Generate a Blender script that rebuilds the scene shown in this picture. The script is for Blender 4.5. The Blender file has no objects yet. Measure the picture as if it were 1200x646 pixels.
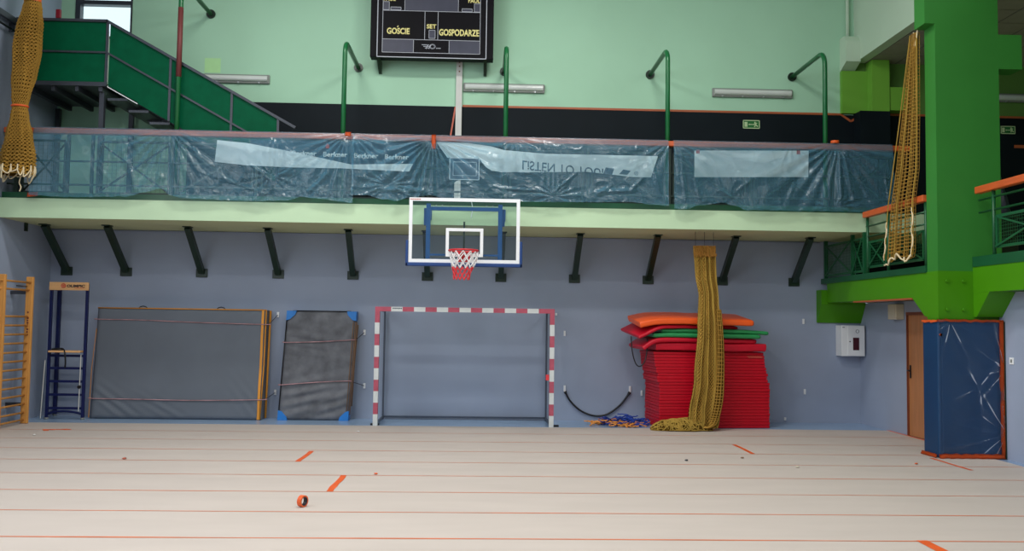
import bpy, bmesh, math, random
from mathutils import Vector, Matrix, noise
random.seed(7)
SC = bpy.context.scene
COL = SC.collection
PI = math.pi

# ------------------------------------------------------------------ materials
def lin(c):
    return tuple((x/12.92 if x <= 0.04045 else ((x+0.055)/1.055)**2.4) for x in c)
def rgb(r, g, b):
    return lin((r/255, g/255, b/255))
MATS = {}
def mat(name, col, rough=0.6, metal=0.0, spec=0.5, var=0.06, vscale=3.0, bump=0.0, bscale=40.0, coat=0.0, stretch=None):
    m = bpy.data.materials.new(name); m.use_nodes = True
    nt = m.node_tree; b = nt.nodes['Principled BSDF']
    b.inputs['Roughness'].default_value = rough
    b.inputs['Metallic'].default_value = metal
    b.inputs['Specular IOR Level'].default_value = spec
    b.inputs['Coat Weight'].default_value = coat
    tc = nt.nodes.new('ShaderNodeTexCoord')
    src = tc.outputs['Object']
    if stretch:
        mp = nt.nodes.new('ShaderNodeMapping'); mp.inputs['Scale'].default_value = stretch
        nt.links.new(src, mp.inputs['Vector']); src = mp.outputs['Vector']
    n = nt.nodes.new('ShaderNodeTexNoise'); n.inputs['Scale'].default_value = vscale
    n.inputs['Detail'].default_value = 6.0
    nt.links.new(src, n.inputs['Vector'])
    r = nt.nodes.new('ShaderNodeValToRGB')
    a = 1-var; c = 1+var
    r.color_ramp.elements[0].position = 0.3; r.color_ramp.elements[1].position = 0.7
    r.color_ramp.elements[0].color = (*[min(1, x*a) for x in col], 1)
    r.color_ramp.elements[1].color = (*[min(1, x*c) for x in col], 1)
    nt.links.new(n.outputs['Fac'], r.inputs['Fac'])
    nt.links.new(r.outputs['Color'], b.inputs['Base Color'])
    if bump:
        n2 = nt.nodes.new('ShaderNodeTexNoise'); n2.inputs['Scale'].default_value = bscale
        n2.inputs['Detail'].default_value = 4.0
        nt.links.new(src, n2.inputs['Vector'])
        bp = nt.nodes.new('ShaderNodeBump'); bp.inputs['Strength'].default_value = bump
        bp.inputs['Distance'].default_value = 0.02
        nt.links.new(n2.outputs['Fac'], bp.inputs['Height'])
        nt.links.new(bp.outputs['Normal'], b.inputs['Normal'])
    MATS[name] = m
    return m

M = {}
M['green_wall'] = mat('pale_green_paint', rgb(166, 209, 180), 0.6, spec=0.25, var=0.05, vscale=0.6, bump=0.03, bscale=60)
M['fascia_wall'] = mat('grey_green_paint', rgb(190, 212, 190), 0.6, spec=0.25, var=0.05, vscale=0.6)
M['blue_wall'] = mat('blue_grey_paint', rgb(150, 161, 182), 0.55, spec=0.25, var=0.06, vscale=0.7, bump=0.03, bscale=60)
M['navy_wall'] = mat('dark_navy_paint', rgb(13, 22, 28), 0.6, spec=0.15, var=0.15, vscale=1.0)
M['fascia'] = mat('light_green_fascia_paint', rgb(186, 213, 176), 0.5, var=0.04, vscale=1.5, bump=0.02)
M['soffit'] = mat('soffit_bounce_tint', rgb(196, 200, 150), 0.6, var=0.07, vscale=1.2)  # fascia paint yellowed: warm bounce from the floor is put into the colour
M['orange_stripe'] = mat('orange_paint', rgb(170, 88, 50), 0.5)
M['floor_blue'] = mat('blue_sports_floor', rgb(140, 165, 195), 0.25, var=0.05, vscale=2)
M['floor_beige'] = mat('beige_protective_sheet', rgb(190, 179, 171), 0.6, spec=0.2, var=0.035, vscale=1.4, bump=0.05, bscale=9, stretch=(0.6, 2.0, 1))
M['tape'] = mat('orange_tape', rgb(222, 92, 34), 0.45, var=0.12, vscale=8)
M['tape_seam'] = mat('faded_orange_tape', rgb(205, 112, 72), 0.5, var=0.2, vscale=3)
M['green_col'] = mat('emerald_green_paint', rgb(52, 126, 50), 0.5, spec=0.3, var=0.05, vscale=1.3, bump=0.04, bscale=30)
M['lime'] = mat('lime_green_paint', rgb(70, 138, 8), 0.45, spec=0.3, var=0.04, vscale=2)
M['lime_wall'] = mat('lime_wall_paint', rgb(112, 170, 62), 0.55, spec=0.2, var=0.05, vscale=1)
M['olive_shade_wall'] = mat('olive_shaded_paint', rgb(92, 132, 62), 0.5, var=0.05, vscale=1)  # lime wall darkened, ceiling shade painted into the colour
M['dark_green'] = mat('dark_green_enamel', rgb(22, 84, 50), 0.35, var=0.08, vscale=3)
M['strut_green'] = mat('blackish_green_enamel', rgb(24, 44, 30), 0.35, var=0.1, vscale=4)
M['pipe_green'] = mat('pipe_green_enamel', rgb(14, 96, 50), 0.3, var=0.08, vscale=4)
M['stair_green'] = mat('stair_panel_green', rgb(0, 78, 50), 0.55, spec=0.08, var=0.12, vscale=6, bump=0.05)
M['dark_steel'] = mat('dark_steel', rgb(58, 62, 70), 0.4, metal=0.3, var=0.1)
M['rail_wood'] = mat('orange_brown_handrail', rgb(198, 90, 42), 0.4, var=0.12, vscale=4, stretch=(1, 1, 6))
M['black'] = mat('black_plastic', rgb(16, 16, 20), 0.35, var=0.1)
M['sb_black'] = mat('scoreboard_black', rgb(9, 8, 14), 0.55, spec=0.12, var=0.08)
M['sb_grey'] = mat('scoreboard_display_grey', rgb(70, 72, 86), 0.4, spec=0.2, var=0.08, vscale=5)
M['sb_line'] = mat('scoreboard_outline', rgb(176, 180, 190), 0.5)
M['sb_yellow'] = mat('scoreboard_lettering_yellow', rgb(236, 226, 150), 0.5, var=0.02)
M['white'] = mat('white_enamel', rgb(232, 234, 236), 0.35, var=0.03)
M['white_dim'] = mat('off_white_paint', rgb(205, 205, 200), 0.5, var=0.05)
M['beige_box'] = mat('beige_plastic', rgb(198, 190, 168), 0.5)
M['lamp_body'] = mat('lamp_grey_plastic', rgb(126, 130, 126), 0.4, var=0.05)
M['lamp_cover'] = mat('lamp_diffuser', rgb(206, 212, 208), 0.22, var=0.03)
M['red_paint'] = mat('goal_red_paint', rgb(176, 84, 102), 0.5, spec=0.3, var=0.12, vscale=9)
M['goal_white'] = mat('goal_white_paint', rgb(208, 212, 212), 0.45, spec=0.3, var=0.06, vscale=9)
M['goal_dark'] = mat('goal_rear_frame', rgb(72, 80, 94), 0.35, metal=0.3)
M['bb_blue'] = mat('backboard_blue_steel', rgb(28, 84, 150), 0.35, var=0.06)
M['bb_pad'] = mat('backboard_navy_padding', rgb(18, 58, 118), 0.5, var=0.06)
M['rim_red'] = mat('rim_red_enamel', rgb(208, 36, 46), 0.35)
M['net_white'] = mat('white_net_cord', rgb(232, 232, 232), 0.7)
M['net_red'] = mat('red_net_cord', rgb(224, 60, 66), 0.7)
M['mat_grey'] = mat('grey_vinyl', rgb(99, 106, 116), 0.5, spec=0.35, var=0.05, vscale=2, bump=0.05, bscale=6)
M['mat_grey_worn'] = mat('worn_grey_vinyl', rgb(100, 102, 108), 0.6, spec=0.3, var=0.30, vscale=4.5, bump=0.15, bscale=9)
M['mat_yellow'] = mat('yellow_binding', rgb(214, 142, 44), 0.6, var=0.1)
M['mat_brown'] = mat('brown_binding', rgb(128, 98, 74), 0.7, var=0.1)
M['mat_blue'] = mat('blue_corner_vinyl', rgb(22, 116, 196), 0.45, var=0.06)
M['strap'] = mat('pink_white_strap', rgb(168, 128, 132), 0.7, var=0.4, vscale=5)
M['mat_red'] = mat('red_gym_mat_vinyl', rgb(186, 6, 32), 0.45, spec=0.3, var=0.07, vscale=3)
M['mat_red2'] = mat('red_folding_mat_vinyl', rgb(190, 12, 40), 0.45, spec=0.35, var=0.07, vscale=3, bump=0.08, bscale=8)
M['mat_orange'] = mat('orange_mat_vinyl', rgb(238, 92, 28), 0.4, var=0.06, vscale=3)
M['mat_green'] = mat('green_mat_vinyl', rgb(34, 134, 74), 0.45, var=0.1, vscale=5, bump=0.1, bscale=14)
M['net_mustard'] = mat('mustard_net_cord', rgb(176, 136, 62), 0.85, spec=0.1, var=0.15, vscale=3)
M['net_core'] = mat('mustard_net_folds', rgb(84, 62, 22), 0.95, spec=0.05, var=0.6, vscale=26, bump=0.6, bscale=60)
M['net_olive'] = mat('olive_net_cord', rgb(164, 134, 62), 0.85, spec=0.1, var=0.2, vscale=4)
M['net_cream'] = mat('cream_edge_cord', rgb(226, 208, 170), 0.8, var=0.08)
M['cord_blue'] = mat('blue_cord', rgb(26, 60, 150), 0.7, var=0.15)
M['cord_brown'] = mat('brown_orange_cord', rgb(164, 116, 54), 0.85, spec=0.1, var=0.2)
M['cord_orange'] = mat('orange_cord', rgb(226, 148, 70), 0.7, var=0.15)
M['pine'] = mat('varnished_pine', rgb(206, 146, 76), 0.5, spec=0.3, var=0.14, vscale=5, stretch=(6, 6, 0.6))
M['board_wood'] = mat('light_plywood', rgb(222, 172, 118), 0.45, var=0.1, vscale=5, stretch=(0.6, 6, 6))
M['ladder_blue'] = mat('dark_blue_enamel', rgb(18, 27, 76), 0.4, spec=0.3, var=0.08)
M['door'] = mat('brown_veneer', rgb(176, 118, 74), 0.45, var=0.12, vscale=4, stretch=(5, 5, 0.5))
M['door_frame'] = mat('dark_brown_frame', rgb(120, 62, 38), 0.45, var=0.1)
M['metal'] = mat('brushed_metal', rgb(170, 172, 176), 0.3, metal=0.8)
M['pad_blue'] = mat('blue_column_pad', rgb(18, 58, 96), 0.5, spec=0.3, var=0.06, vscale=2)
M['exit_green'] = mat('exit_sign_green', rgb(24, 104, 44), 0.4)
M['exit_pale'] = mat('exit_sign_pale', rgb(196, 216, 168), 0.4)
M['ceil'] = mat('ceiling_white', rgb(200, 202, 200), 0.7)
M['tile'] = mat('mineral_ceiling_tile', rgb(150, 146, 136), 0.8, var=0.06, vscale=3, bump=0.1, bscale=80)
M['banner'] = mat('white_banner_cloth', rgb(228, 230, 228), 0.7, var=0.03, vscale=2)
M['banner_dark'] = mat('slate_blue_banner', rgb(40, 62, 80), 0.6, spec=0.2, var=0.06)
M['ink'] = mat('dark_slate_ink', rgb(62, 76, 92), 0.6)
M['slate'] = mat('slate_board', rgb(66, 80, 98), 0.5, var=0.06)
M['logo_red'] = mat('logo_red', rgb(196, 66, 50), 0.5)
M['logo_ink'] = mat('logo_ink', rgb(40, 32, 40), 0.5)
M['dark_red'] = mat('dark_red_glass', rgb(70, 16, 26), 0.15)
M['maroon'] = mat('maroon_sleeve', rgb(104, 46, 44), 0.6)
M['bag'] = mat('dark_film_bag', rgb(34, 44, 58), 0.3, bump=0.4, bscale=10)
M['fire_red'] = mat('signal_red', rgb(120, 14, 34), 0.4)
M['patch'] = mat('fresh_green_patch', rgb(176, 226, 160), 0.5)
M['cable_red'] = mat('salmon_tape', rgb(190, 96, 74), 0.5)

def film(name, tint, diff, fac, rough, var=0.10, ior=1.42):
    """thin clear plastic: mostly see-through, a little milky, with a glossy skin"""
    m = bpy.data.materials.new(name); m.use_nodes = True
    nt = m.node_tree; nt.nodes.clear()
    out = nt.nodes.new('ShaderNodeOutputMaterial')
    tr = nt.nodes.new('ShaderNodeBsdfTransparent'); tr.inputs['Color'].default_value = (*tint, 1)
    df = nt.nodes.new('ShaderNodeBsdfDiffuse'); df.inputs['Color'].default_value = (*diff, 1)
    tc = nt.nodes.new('ShaderNodeTexCoord')
    ns = nt.nodes.new('ShaderNodeTexNoise'); ns.inputs['Scale'].default_value = 1.6; ns.inputs['Detail'].default_value = 3
    nt.links.new(tc.outputs['Object'], ns.inputs['Vector'])
    lw = nt.nodes.new('ShaderNodeLayerWeight'); lw.inputs['Blend'].default_value = 0.3
    ma = nt.nodes.new('ShaderNodeMath'); ma.operation = 'MULTIPLY_ADD'
    ma.inputs[1].default_value = 0.40; ma.inputs[2].default_value = fac
    nt.links.new(lw.outputs['Facing'], ma.inputs[0])
    mb = nt.nodes.new('ShaderNodeMath'); mb.operation = 'MULTIPLY_ADD'; mb.use_clamp = True
    mb.inputs[1].default_value = var
    nt.links.new(ns.outputs['Fac'], mb.inputs[0]); nt.links.new(ma.outputs[0], mb.inputs[2])
    mx = nt.nodes.new('ShaderNodeMixShader')
    nt.links.new(mb.outputs[0], mx.inputs['Fac'])
    nt.links.new(tr.outputs[0], mx.inputs[1]); nt.links.new(df.outputs[0], mx.inputs[2])
    fr = nt.nodes.new('ShaderNodeFresnel'); fr.inputs['IOR'].default_value = ior
    gl = nt.nodes.new('ShaderNodeBsdfGlossy'); gl.inputs['Roughness'].default_value = rough
    m2 = nt.nodes.new('ShaderNodeMixShader')
    nt.links.new(fr.outputs[0], m2.inputs['Fac']); nt.links.new(mx.outputs[0], m2.inputs[1]); nt.links.new(gl.outputs[0], m2.inputs[2])
    nt.links.new(m2.outputs[0], out.inputs['Surface'])
    return m
M['film'] = film('clear_plastic_film', (0.84, 0.94, 0.97), rgb(118, 186, 216), 0.10, 0.22)
M['film_pad'] = film('clear_pad_film', (0.95, 0.97, 1.0), rgb(110, 140, 170), 0.0, 0.30, 0.02, 1.40)
def glass(name, tint, fac):
    m = bpy.data.materials.new(name); m.use_nodes = True
    nt = m.node_tree; nt.nodes.clear()
    out = nt.nodes.new('ShaderNodeOutputMaterial')
    tr = nt.nodes.new('ShaderNodeBsdfTransparent'); tr.inputs['Color'].default_value = (*tint, 1)
    gl = nt.nodes.new('ShaderNodeBsdfGlossy'); gl.inputs['Roughness'].default_value = 0.05
    mx = nt.nodes.new('ShaderNodeMixShader'); mx.inputs['Fac'].default_value = fac
    nt.links.new(tr.outputs[0], mx.inputs[1]); nt.links.new(gl.outputs[0], mx.inputs[2])
    nt.links.new(mx.outputs[0], out.inputs['Surface'])
    return m
M['glass'] = glass('clear_acrylic', (0.86, 0.92, 0.9), 0.05)

# ------------------------------------------------------------------ mesh helpers
class MB:
    def __init__(s):
        s.bm = bmesh.new(); s.mats = []
    def mi(s, m):
        m = M[m]
        if m not in s.mats: s.mats.append(m)
        return s.mats.index(m)
    def _set(s, geom, m, smooth=False):
        if m is None: i = 0
        else: i = s.mi(m)
        for f in geom:
            if isinstance(f, bmesh.types.BMFace):
                f.material_index = i; f.smooth = smooth
    def box(s, x0, x1, y0, y1, z0, z1, m=None, bev=0.0, seg=2):
        x0, x1 = min(x0, x1), max(x0, x1); y0, y1 = min(y0, y1), max(y0, y1); z0, z1 = min(z0, z1), max(z0, z1)
        before = set(s.bm.faces)
        vs = [s.bm.verts.new((x, y, z)) for x in (x0, x1) for y in (y0, y1) for z in (z0, z1)]
        idx = [(0, 1, 3, 2), (4, 6, 7, 5), (0, 4, 5, 1), (2, 3, 7, 6), (0, 2, 6, 4), (1, 5, 7, 3)]
        fs = [s.bm.faces.new([vs[i] for i in q]) for q in idx]
        if bev > 0:
            es = list({e for f in fs for e in f.edges})
            bmesh.ops.bevel(s.bm, geom=es, offset=bev, segments=seg, profile=0.5, affect='EDGES')
        s._set([f for f in s.bm.faces if f not in before], m)
        return s
    def prism(s, pts, vec, m=None):
        a = [s.bm.verts.new(p) for p in pts]; v = Vector(vec)
        b = [s.bm.verts.new(Vector(p)+v) for p in pts]
        n = len(a); fs = [s.bm.faces.new(a), s.bm.faces.new(b[::-1])]
        for i in range(n):
            fs.append(s.bm.faces.new([a[i], b[i], b[(i+1) % n], a[(i+1) % n]][::-1]))
        s._set(fs, m); return s
    def tube(s, pts, r, m=None, seg=8, closed=False, cap=True):
        pts = [Vector(p) for p in pts]; n = len(pts); rings = []
        rr = r if isinstance(r, (list, tuple)) else [r]*n
        ref = None
        for i, p in enumerate(pts):
            if closed: t = pts[(i+1) % n]-pts[i-1]
            else: t = pts[min(i+1, n-1)]-pts[max(i-1, 0)]
            if t.length < 1e-9: t = Vector((0, 0, 1))
            t.normalize()
            if ref is None:
                ref = Vector((0, 0, 1)) if abs(t.z) < 0.9 else Vector((1, 0, 0))
            u = (ref-t*ref.dot(t))
            if u.length < 1e-6: u = t.orthogonal()
            u.normalize(); w = t.cross(u); ref = u
            rings.append([s.bm.verts.new(p+(u*math.cos(2*PI*k/seg)+w*math.sin(2*PI*k/seg))*rr[i]) for k in range(seg)])
        fs = []
        m_ = n if closed else n-1
        for i in range(m_):
            a, b = rings[i], rings[(i+1) % n]
            for k in range(seg):
                fs.append(s.bm.faces.new([a[k], a[(k+1) % seg], b[(k+1) % seg], b[k]]))
        s._set(fs, m, seg >= 6)
        if cap and not closed:
            s._set([s.bm.faces.new(rings[0][::-1]), s.bm.faces.new(rings[-1])], m)
        return s
    def bar(s, a, b, w, h, m=None, up=(0, 0, 1)):
        a, b = Vector(a), Vector(b); t = (b-a).normalized(); up = Vector(up)
        if abs(t.dot(up)) > 0.99: up = Vector((0, 1, 0))
        x = t.cross(up).normalized()*w/2; z = x.cross(t).normalized()*h/2
        p = [a-x-z, a+x-z, a+x+z, a-x+z]
        return s.prism(p, b-a, m)
    def disc(s, c, axis, r, h, m=None, seg=16):
        c = Vector(c); ax = Vector(axis).normalized()
        return s.tube([c, c+ax*h], r, m, seg)
    def grid(s, fn, nu, nv, m=None, smooth=True, wrap=False):
        rows = []
        for j in range(nv+1):
            rows.append([s.bm.verts.new(fn(i/nu, j/nv)) for i in range(nu if wrap else nu+1)])
        fs = []
        for j in range(nv):
            for i in range(nu):
                i2 = (i+1) % nu if wrap else i+1
                fs.append(s.bm.faces.new([rows[j][i], rows[j+1][i], rows[j+1][i2], rows[j][i2]]))
        s._set(fs, m, smooth); return rows
    def cordnet(s, fn, nu, nv, r, m=None, wrap=False, seg=3):
        P = [[Vector(fn(i/nu, j/nv)) for i in range(nu+1)] for j in range(nv+1)]
        i0 = s.mi(m)
        def seg_(a, b):
            t = b-a
            if t.length < 1e-6: return
            t.normalize(); u = t.orthogonal().normalized(); w = t.cross(u)
            A = []; B = []
            for k in range(seg):
                o = (u*math.cos(2*PI*k/seg)+w*math.sin(2*PI*k/seg))*r
                A.append(s.bm.verts.new(a+o)); B.append(s.bm.verts.new(b+o))
            for k in range(seg):
                f = s.bm.faces.new([A[k], A[(k+1) % seg], B[(k+1) % seg], B[k]]); f.material_index = i0; f.smooth = True
        for j in range(nv+1):
            for i in range(nu+1):
                if i < nu: seg_(P[j][i], P[j][i+1])
                if j < nv and not (wrap and i == nu): seg_(P[j][i], P[j+1][i])
        return s
    def diamond(s, fn, nu, nv, r, m=None, seg=3):
        """knotted net hung on the diagonal"""
        for j in range(nv):
            for i in range(nu+1):
                u = (i+0.5*(j % 2))/nu
                if u > 1: continue
                a = Vector(fn(u, j/nv))
                for d in (-0.5, 0.5):
                    u2 = u+d/nu
                    if u2 < -1e-6 or u2 > 1+1e-6: continue
                    s.tube([a, Vector(fn(min(1, max(0, u2)), (j+1)/nv))], r, m, seg, False, False)
        return s
    def build(s, name, m=None, parent=None, recalc=True):
        me = bpy.data.meshes.new(name)
        if m: 
            if not s.mats: s.mats = [M[m]]
        off = origin(parent) if parent else Vector((0, 0, 0))
        if recalc: bmesh.ops.recalc_face_normals(s.bm, faces=s.bm.faces)
        if parent: bmesh.ops.translate(s.bm, verts=s.bm.verts, vec=-off)
        s.bm.to_mesh(me); s.bm.free()
        for x in s.mats: me.materials.append(x)
        o = bpy.data.objects.new(name, me); COL.objects.link(o)
        if parent: o.parent = parent
        return o
def origin(o):
    v = Vector((0, 0, 0))
    while o is not None:
        v = v+o.location; o = o.parent
    return v
def tag(o, label, cat, group=None, kind=None):
    o['label'] = label; o['category'] = cat
    if group: o['group'] = group
    if kind: o['kind'] = kind
    return o
def thing(name, label, cat, loc, group=None):
    o = bpy.data.objects.new(name, None); COL.objects.link(o)
    o.empty_display_size = 0.1
    o.location = loc
    return tag(o, label, cat, group)
def struct(name, mb, m=None, label=None, parent=None):
    o = mb.build(name, m, parent); o['kind'] = 'structure'
    if label: o['label'] = label
    return o
def catmull(pts, n=6):
    pts = [Vector(p) for p in pts]; out = []
    for i in range(len(pts)-1):
        p0 = pts[max(i-1, 0)]; p1 = pts[i]; p2 = pts[i+1]; p3 = pts[min(i+2, len(pts)-1)]
        for k in range(n):
            t = k/n
            out.append(0.5*((2*p1)+(p2-p0)*t+(2*p0-5*p1+4*p2-p3)*t*t+(3*p1-p0-3*p2+p3)*t*t*t))
    out.append(pts[-1]); return out
def lerp(tab, x):
    if x <= tab[0][0]: return tab[0][1]
    for (a, b), (c, d) in zip(tab, tab[1:]):
        if x <= c: return b+(d-b)*(x-a)/(c-a)
    return tab[-1][1]
def smooth_lerp(tab, x):
    if x <= tab[0][0]: return tab[0][1]
    for (a, b), (c, d) in zip(tab, tab[1:]):
        if x <= c:
            t = (x-a)/(c-a); t = t*t*(3-2*t); return b+(d-b)*t
    return tab[-1][1]
def text_mesh(body, height, bold=0.0, depth=0.002):
    """flat lettering in the XZ plane, facing -Y, lower left at the origin; returns a bmesh"""
    cu = bpy.data.curves.new('lettering', 'FONT'); cu.body = body; cu.size = 1.0
    cu.offset = bold; cu.extrude = 0.0; cu.resolution_u = 4
    ob = bpy.data.objects.new('lettering', cu); COL.objects.link(ob)
    dg = bpy.context.evaluated_depsgraph_get(); dg.update()
    me = bpy.data.meshes.new_from_object(ob.evaluated_get(dg))
    bpy.data.objects.remove(ob); bpy.data.curves.remove(cu)
    bm = bmesh.new(); bm.from_mesh(me); bpy.data.meshes.remove(me)
    bmesh.ops.remove_doubles(bm, verts=bm.verts, dist=1e-5)
    return bm
def lettering(name, body, x0, x1, z0, z1, y, m, parent, bold=0.012, flip=False, shear=0.0, cut=None, depth=0.003):
    bm = text_mesh(body, 1.0, bold)
    xs = [v.co.x for v in bm.verts]; ys = [v.co.y for v in bm.verts]
    ax, bx_, ay, by = min(xs), max(xs), min(ys), max(ys)
    for v in bm.verts:
        u = (v.co.x-ax)/(bx_-ax); w = (v.co.y-ay)/(by-ay)
        if flip: w = 1-w
        v.co = Vector((x0+u*(x1-x0), y, z0+w*(z1-z0)+shear*u*(x1-x0)))
    if cut is not None:
        geom = bm.verts[:]+bm.edges[:]+bm.faces[:]
        bmesh.ops.bisect_plane(bm, geom=geom, plane_co=(x0, y, cut), plane_no=(0, 0, -1), clear_outer=True)
    r = bmesh.ops.extrude_face_region(bm, geom=bm.faces[:])
    bmesh.ops.translate(bm, verts=[g for g in r['geom'] if isinstance(g, bmesh.types.BMVert)], vec=(0, -depth, 0))
    mb = MB(); mb.bm.free(); mb.bm = bm; mb.mats = [M[m]]
    return mb.build(name, None, parent)

# ------------------------------------------------------------------ the room
XL, XR, YB, YF, ZC = -8.05, 7.28, 16.45, -6.0, 9.3
GX = 11.0                                        # far wall of the side gallery
struct('floor', MB().box(XL-0.2, GX, YF, YB+0.3, -0.2, 0.0), 'floor_blue')
fc = MB().box(-7.98, 7.24, YF, 15.30, 0.0005, 0.006).build('floor_covering', 'floor_beige')
tag(fc, 'beige protective sheeting laid over the whole hall floor', 'floor covering', kind='structure')
# back wall: lower blue, gallery navy band, upper green, with the window opening
WX0, WX1, WZ0, WZ1 = -7.78, -6.72, 7.15, 8.3
struct('wall_back', MB().box(XL, XR, YB, YB+0.25, 0, 3.60), 'blue_wall')
b = MB()
b.box(XL, WX0, YB, YB+0.25, 3.6, ZC).box(WX1, GX, YB, YB+0.25, 3.6, ZC)
b.box(WX0, WX1, YB, YB+0.25, 3.6, WZ0).box(WX0, WX1, YB, YB+0.25, WZ1, ZC)
struct('wall_back_upper', b, 'green_wall')
struct('trim_1', MB().box(-5.6, 7.18, YB-0.012, YB, 3.79, 5.95), 'navy_wall', 'dark navy painted band along the gallery wall')
struct('trim_2', MB().box(-0.42, 6.92, YB-0.02, YB-0.0125, 5.945, 5.985), 'orange_stripe', 'thin orange stripe along the top of the navy band')
# side walls
b = MB()
b.box(XL-0.25, XL, 9.0, YB+0.25, 0, ZC).box(XL-0.25, XL, YF, 9.0, 0, 3.8).box(XL-0.25, XL, YF, 9.0, 8.8, ZC)
b.box(XL-0.25, XL, YF, -4.0, 3.8, 8.8)  # gap left in the unseen stretch to light the hall
struct('wall_left', b, 'blue_wall')
b = MB()
b.box(XR, XR+0.2, 12.5, 14.64-0.98, 0, 2.29).box(XR, XR+0.2, 14.64, YB, 0, 2.29).box(XR, XR+0.2, 14.64-0.98, 14.64, 2.10, 2.29)
b.box(7.42, 7.62, YF, 12.5, 0, 2.34)
struct('wall_right', b, 'blue_wall')
struct('wall_room_behind_door', MB().box(XR+0.2, XR+0.3, 13.4, 14.9, 0, 2.25), 'blue_wall')
struct('wall_rear', MB().box(XL-0.25, GX, YF-0.2, YF, 0, ZC), 'blue_wall')
struct('ceiling', MB().box(XL-0.25, GX, YF, YB+0.25, ZC, ZC+0.2), 'ceil')
# upper right fascia above the side gallery, its ceiling and far wall
struct('wall_right_upper', MB().box(7.2, 7.4, 6.5, YB, 6.98, ZC).box(7.2, 7.4, YF, -4.5, 6.98, ZC).box(7.2, 7.4, -4.5, 6.5, 6.98, 7.4).box(7.2, 7.4, -4.5, 6.5, 8.9, ZC), 'fascia_wall')  # opening in the unseen stretch added to let light in
b = MB()
for i in range(7):
    for j in range(36):
        x = 7.41+i*0.6; y = YB-0.6*(j+1)
        if y < YF+0.3 or x+0.59 > GX: continue
        b.box(x+0.014, min(x+0.586, GX), y+0.014, y+0.586, 6.982, 7.0)
struct('ceiling_gallery', b, 'tile')
struct('ceiling_gallery_grid', MB().box(7.4, GX, YF, YB, 6.99, 7.05), 'dark_steel')
struct('wall_gallery_side', MB().box(GX, GX+0.2, YF, YB, 0, 7.2), 'olive_shade_wall')
struct('wall_gallery_end', MB().box(7.2, GX, YB-0.03, YB, 5.97, 6.98), 'olive_shade_wall')  # shade under the gallery ceiling is in this wall's colour
struct('trim_3', MB().box(7.2, GX, YB-0.03, YB, 2.65, 5.97), 'navy_wall', 'dark navy end wall of the side gallery')
struct('trim_4', MB().box(7.76, GX, YB-0.045, YB-0.03, 5.955, 5.995), 'orange_stripe', 'orange stripe on the end wall of the side gallery')
struct('trim_5', MB().box(10.35, GX, YB-0.045, YB-0.03, 5.37, 5.43), 'orange_stripe', 'short orange stripe below the gallery exit sign')
# lime pillar and pale corbel box in the far right corner
b = MB().box(6.92, 7.42, YB-0.10, YB, 5.97, 6.80).box(7.42, 7.76, YB-0.30, YB-0.03, 5.97, 6.97)
struct('wall_pillar', b, 'lime_wall', 'lime green wall pillar in the far right corner')
b = MB().prism([(6.92, YB, 6.80), (6.92, YB-0.30, 6.93), (6.92, YB-0.30, 7.32), (6.92, YB-0.2, 7.45), (6.92, YB, 7.45)], (0.28, 0, 0))
struct('wall_corbel', b, 'fascia_wall', 'pale green corbel under the upper right wall')
struct('trim_6', MB().tube([(7.06, YB-0.04, 7.4), (7.06, YB-0.04, ZC-0.01)], 0.035), 'fascia_wall', 'pale green riser pipe above the corbel')
struct('wall_gallery_lit_part', MB().box(7.78, 8.12, YB-0.28, YB-0.03, 6.0, 6.45), 'lime_wall', 'lit part of the gallery end wall as a raised lime block')  # lit stretch of wall, painted lime against the shaded olive
# notch of orange stripe
b = MB().bar((6.92, YB-0.02, 5.965), (7.12, YB-0.02, 5.83), 0.012, 0.04).bar((7.12, YB-0.02, 5.83), (7.40, YB-0.02, 6.00), 0.012, 0.04)
struct('trim_7', b, 'orange_stripe', 'kinked end of the orange stripe at the lime pillar')
struct('trim_8', MB().box(7.18, 7.76, YB-0.315, YB, 3.79, 5.97), 'navy_wall', 'dark navy lower face of the corner pillar')

# back gallery slab
b = MB().box(XL+0.002, 9.0, 14.66, YB-0.001, 3.47, 3.79)
sl = struct('balcony_slab', b, 'soffit', 'soffit of the back balcony, warm floor bounce painted in')
b = MB().box(XL+0.002, 9.0, 14.64, 14.66, 3.466, 3.795)
struct('trim_9', b, 'fascia', 'light green front edge of the back balcony')
struct('trim_10', MB().box(XL+0.01, 7.1, 14.70, 14.74, 3.795, 3.90), 'dark_green', 'dark green kick strip on the balcony edge')
struct('trim_11', MB().tube([(XL+0.01, YB-0.02, 3.455), (6.5, YB-0.02, 3.455)], 0.012), 'blue_wall', 'thin conduit in the soffit corner')

# side gallery far part (X = 6.54) and near part (X = 7.05)
b = MB()
b.box(6.54, 6.80, 12.5, YB-0.25, 2.29, 2.65)
b.prism([(6.54, 12.5, 2.0), (6.54, 12.5, 2.29), (6.54, 12.96, 2.29), (6.54, 12.58, 2.0)], (0.26, 0, 0))
b.prism([(6.43, YB, 1.91), (6.43, YB, 2.53), (6.43, YB-0.25, 2.53), (6.43, YB-0.25, 2.26), (6.43, YB-0.04, 1.91)], (0.849, 0, 0))
struct('beam_far', b, 'lime', 'lime green beam of the side gallery beyond the column')
struct('slab_gallery_far', MB().box(6.8, GX, 12.51, YB-0.03, 2.30, 2.65), 'soffit')
struct('trim_12', MB().box(6.52, 6.60, 12.51, YB-0.003, 2.65, 2.75), 'dark_green', 'dark green curb on the far gallery beam')
struct('trim_13', MB().box(6.537, 6.70, 12.97, 15.05, 2.265, 2.288), 'orange_stripe', 'orange brown strip under the far gallery beam')
b = MB()
b.box(7.05, 7.30, YF, 12.2, 2.35, 2.715)
b.prism([(7.05, 12.198, 2.0), (7.05, 12.198, 2.349), (7.05, 11.80, 2.349), (7.05, 12.12, 2.0)], (0.37, 0, 0))
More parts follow.
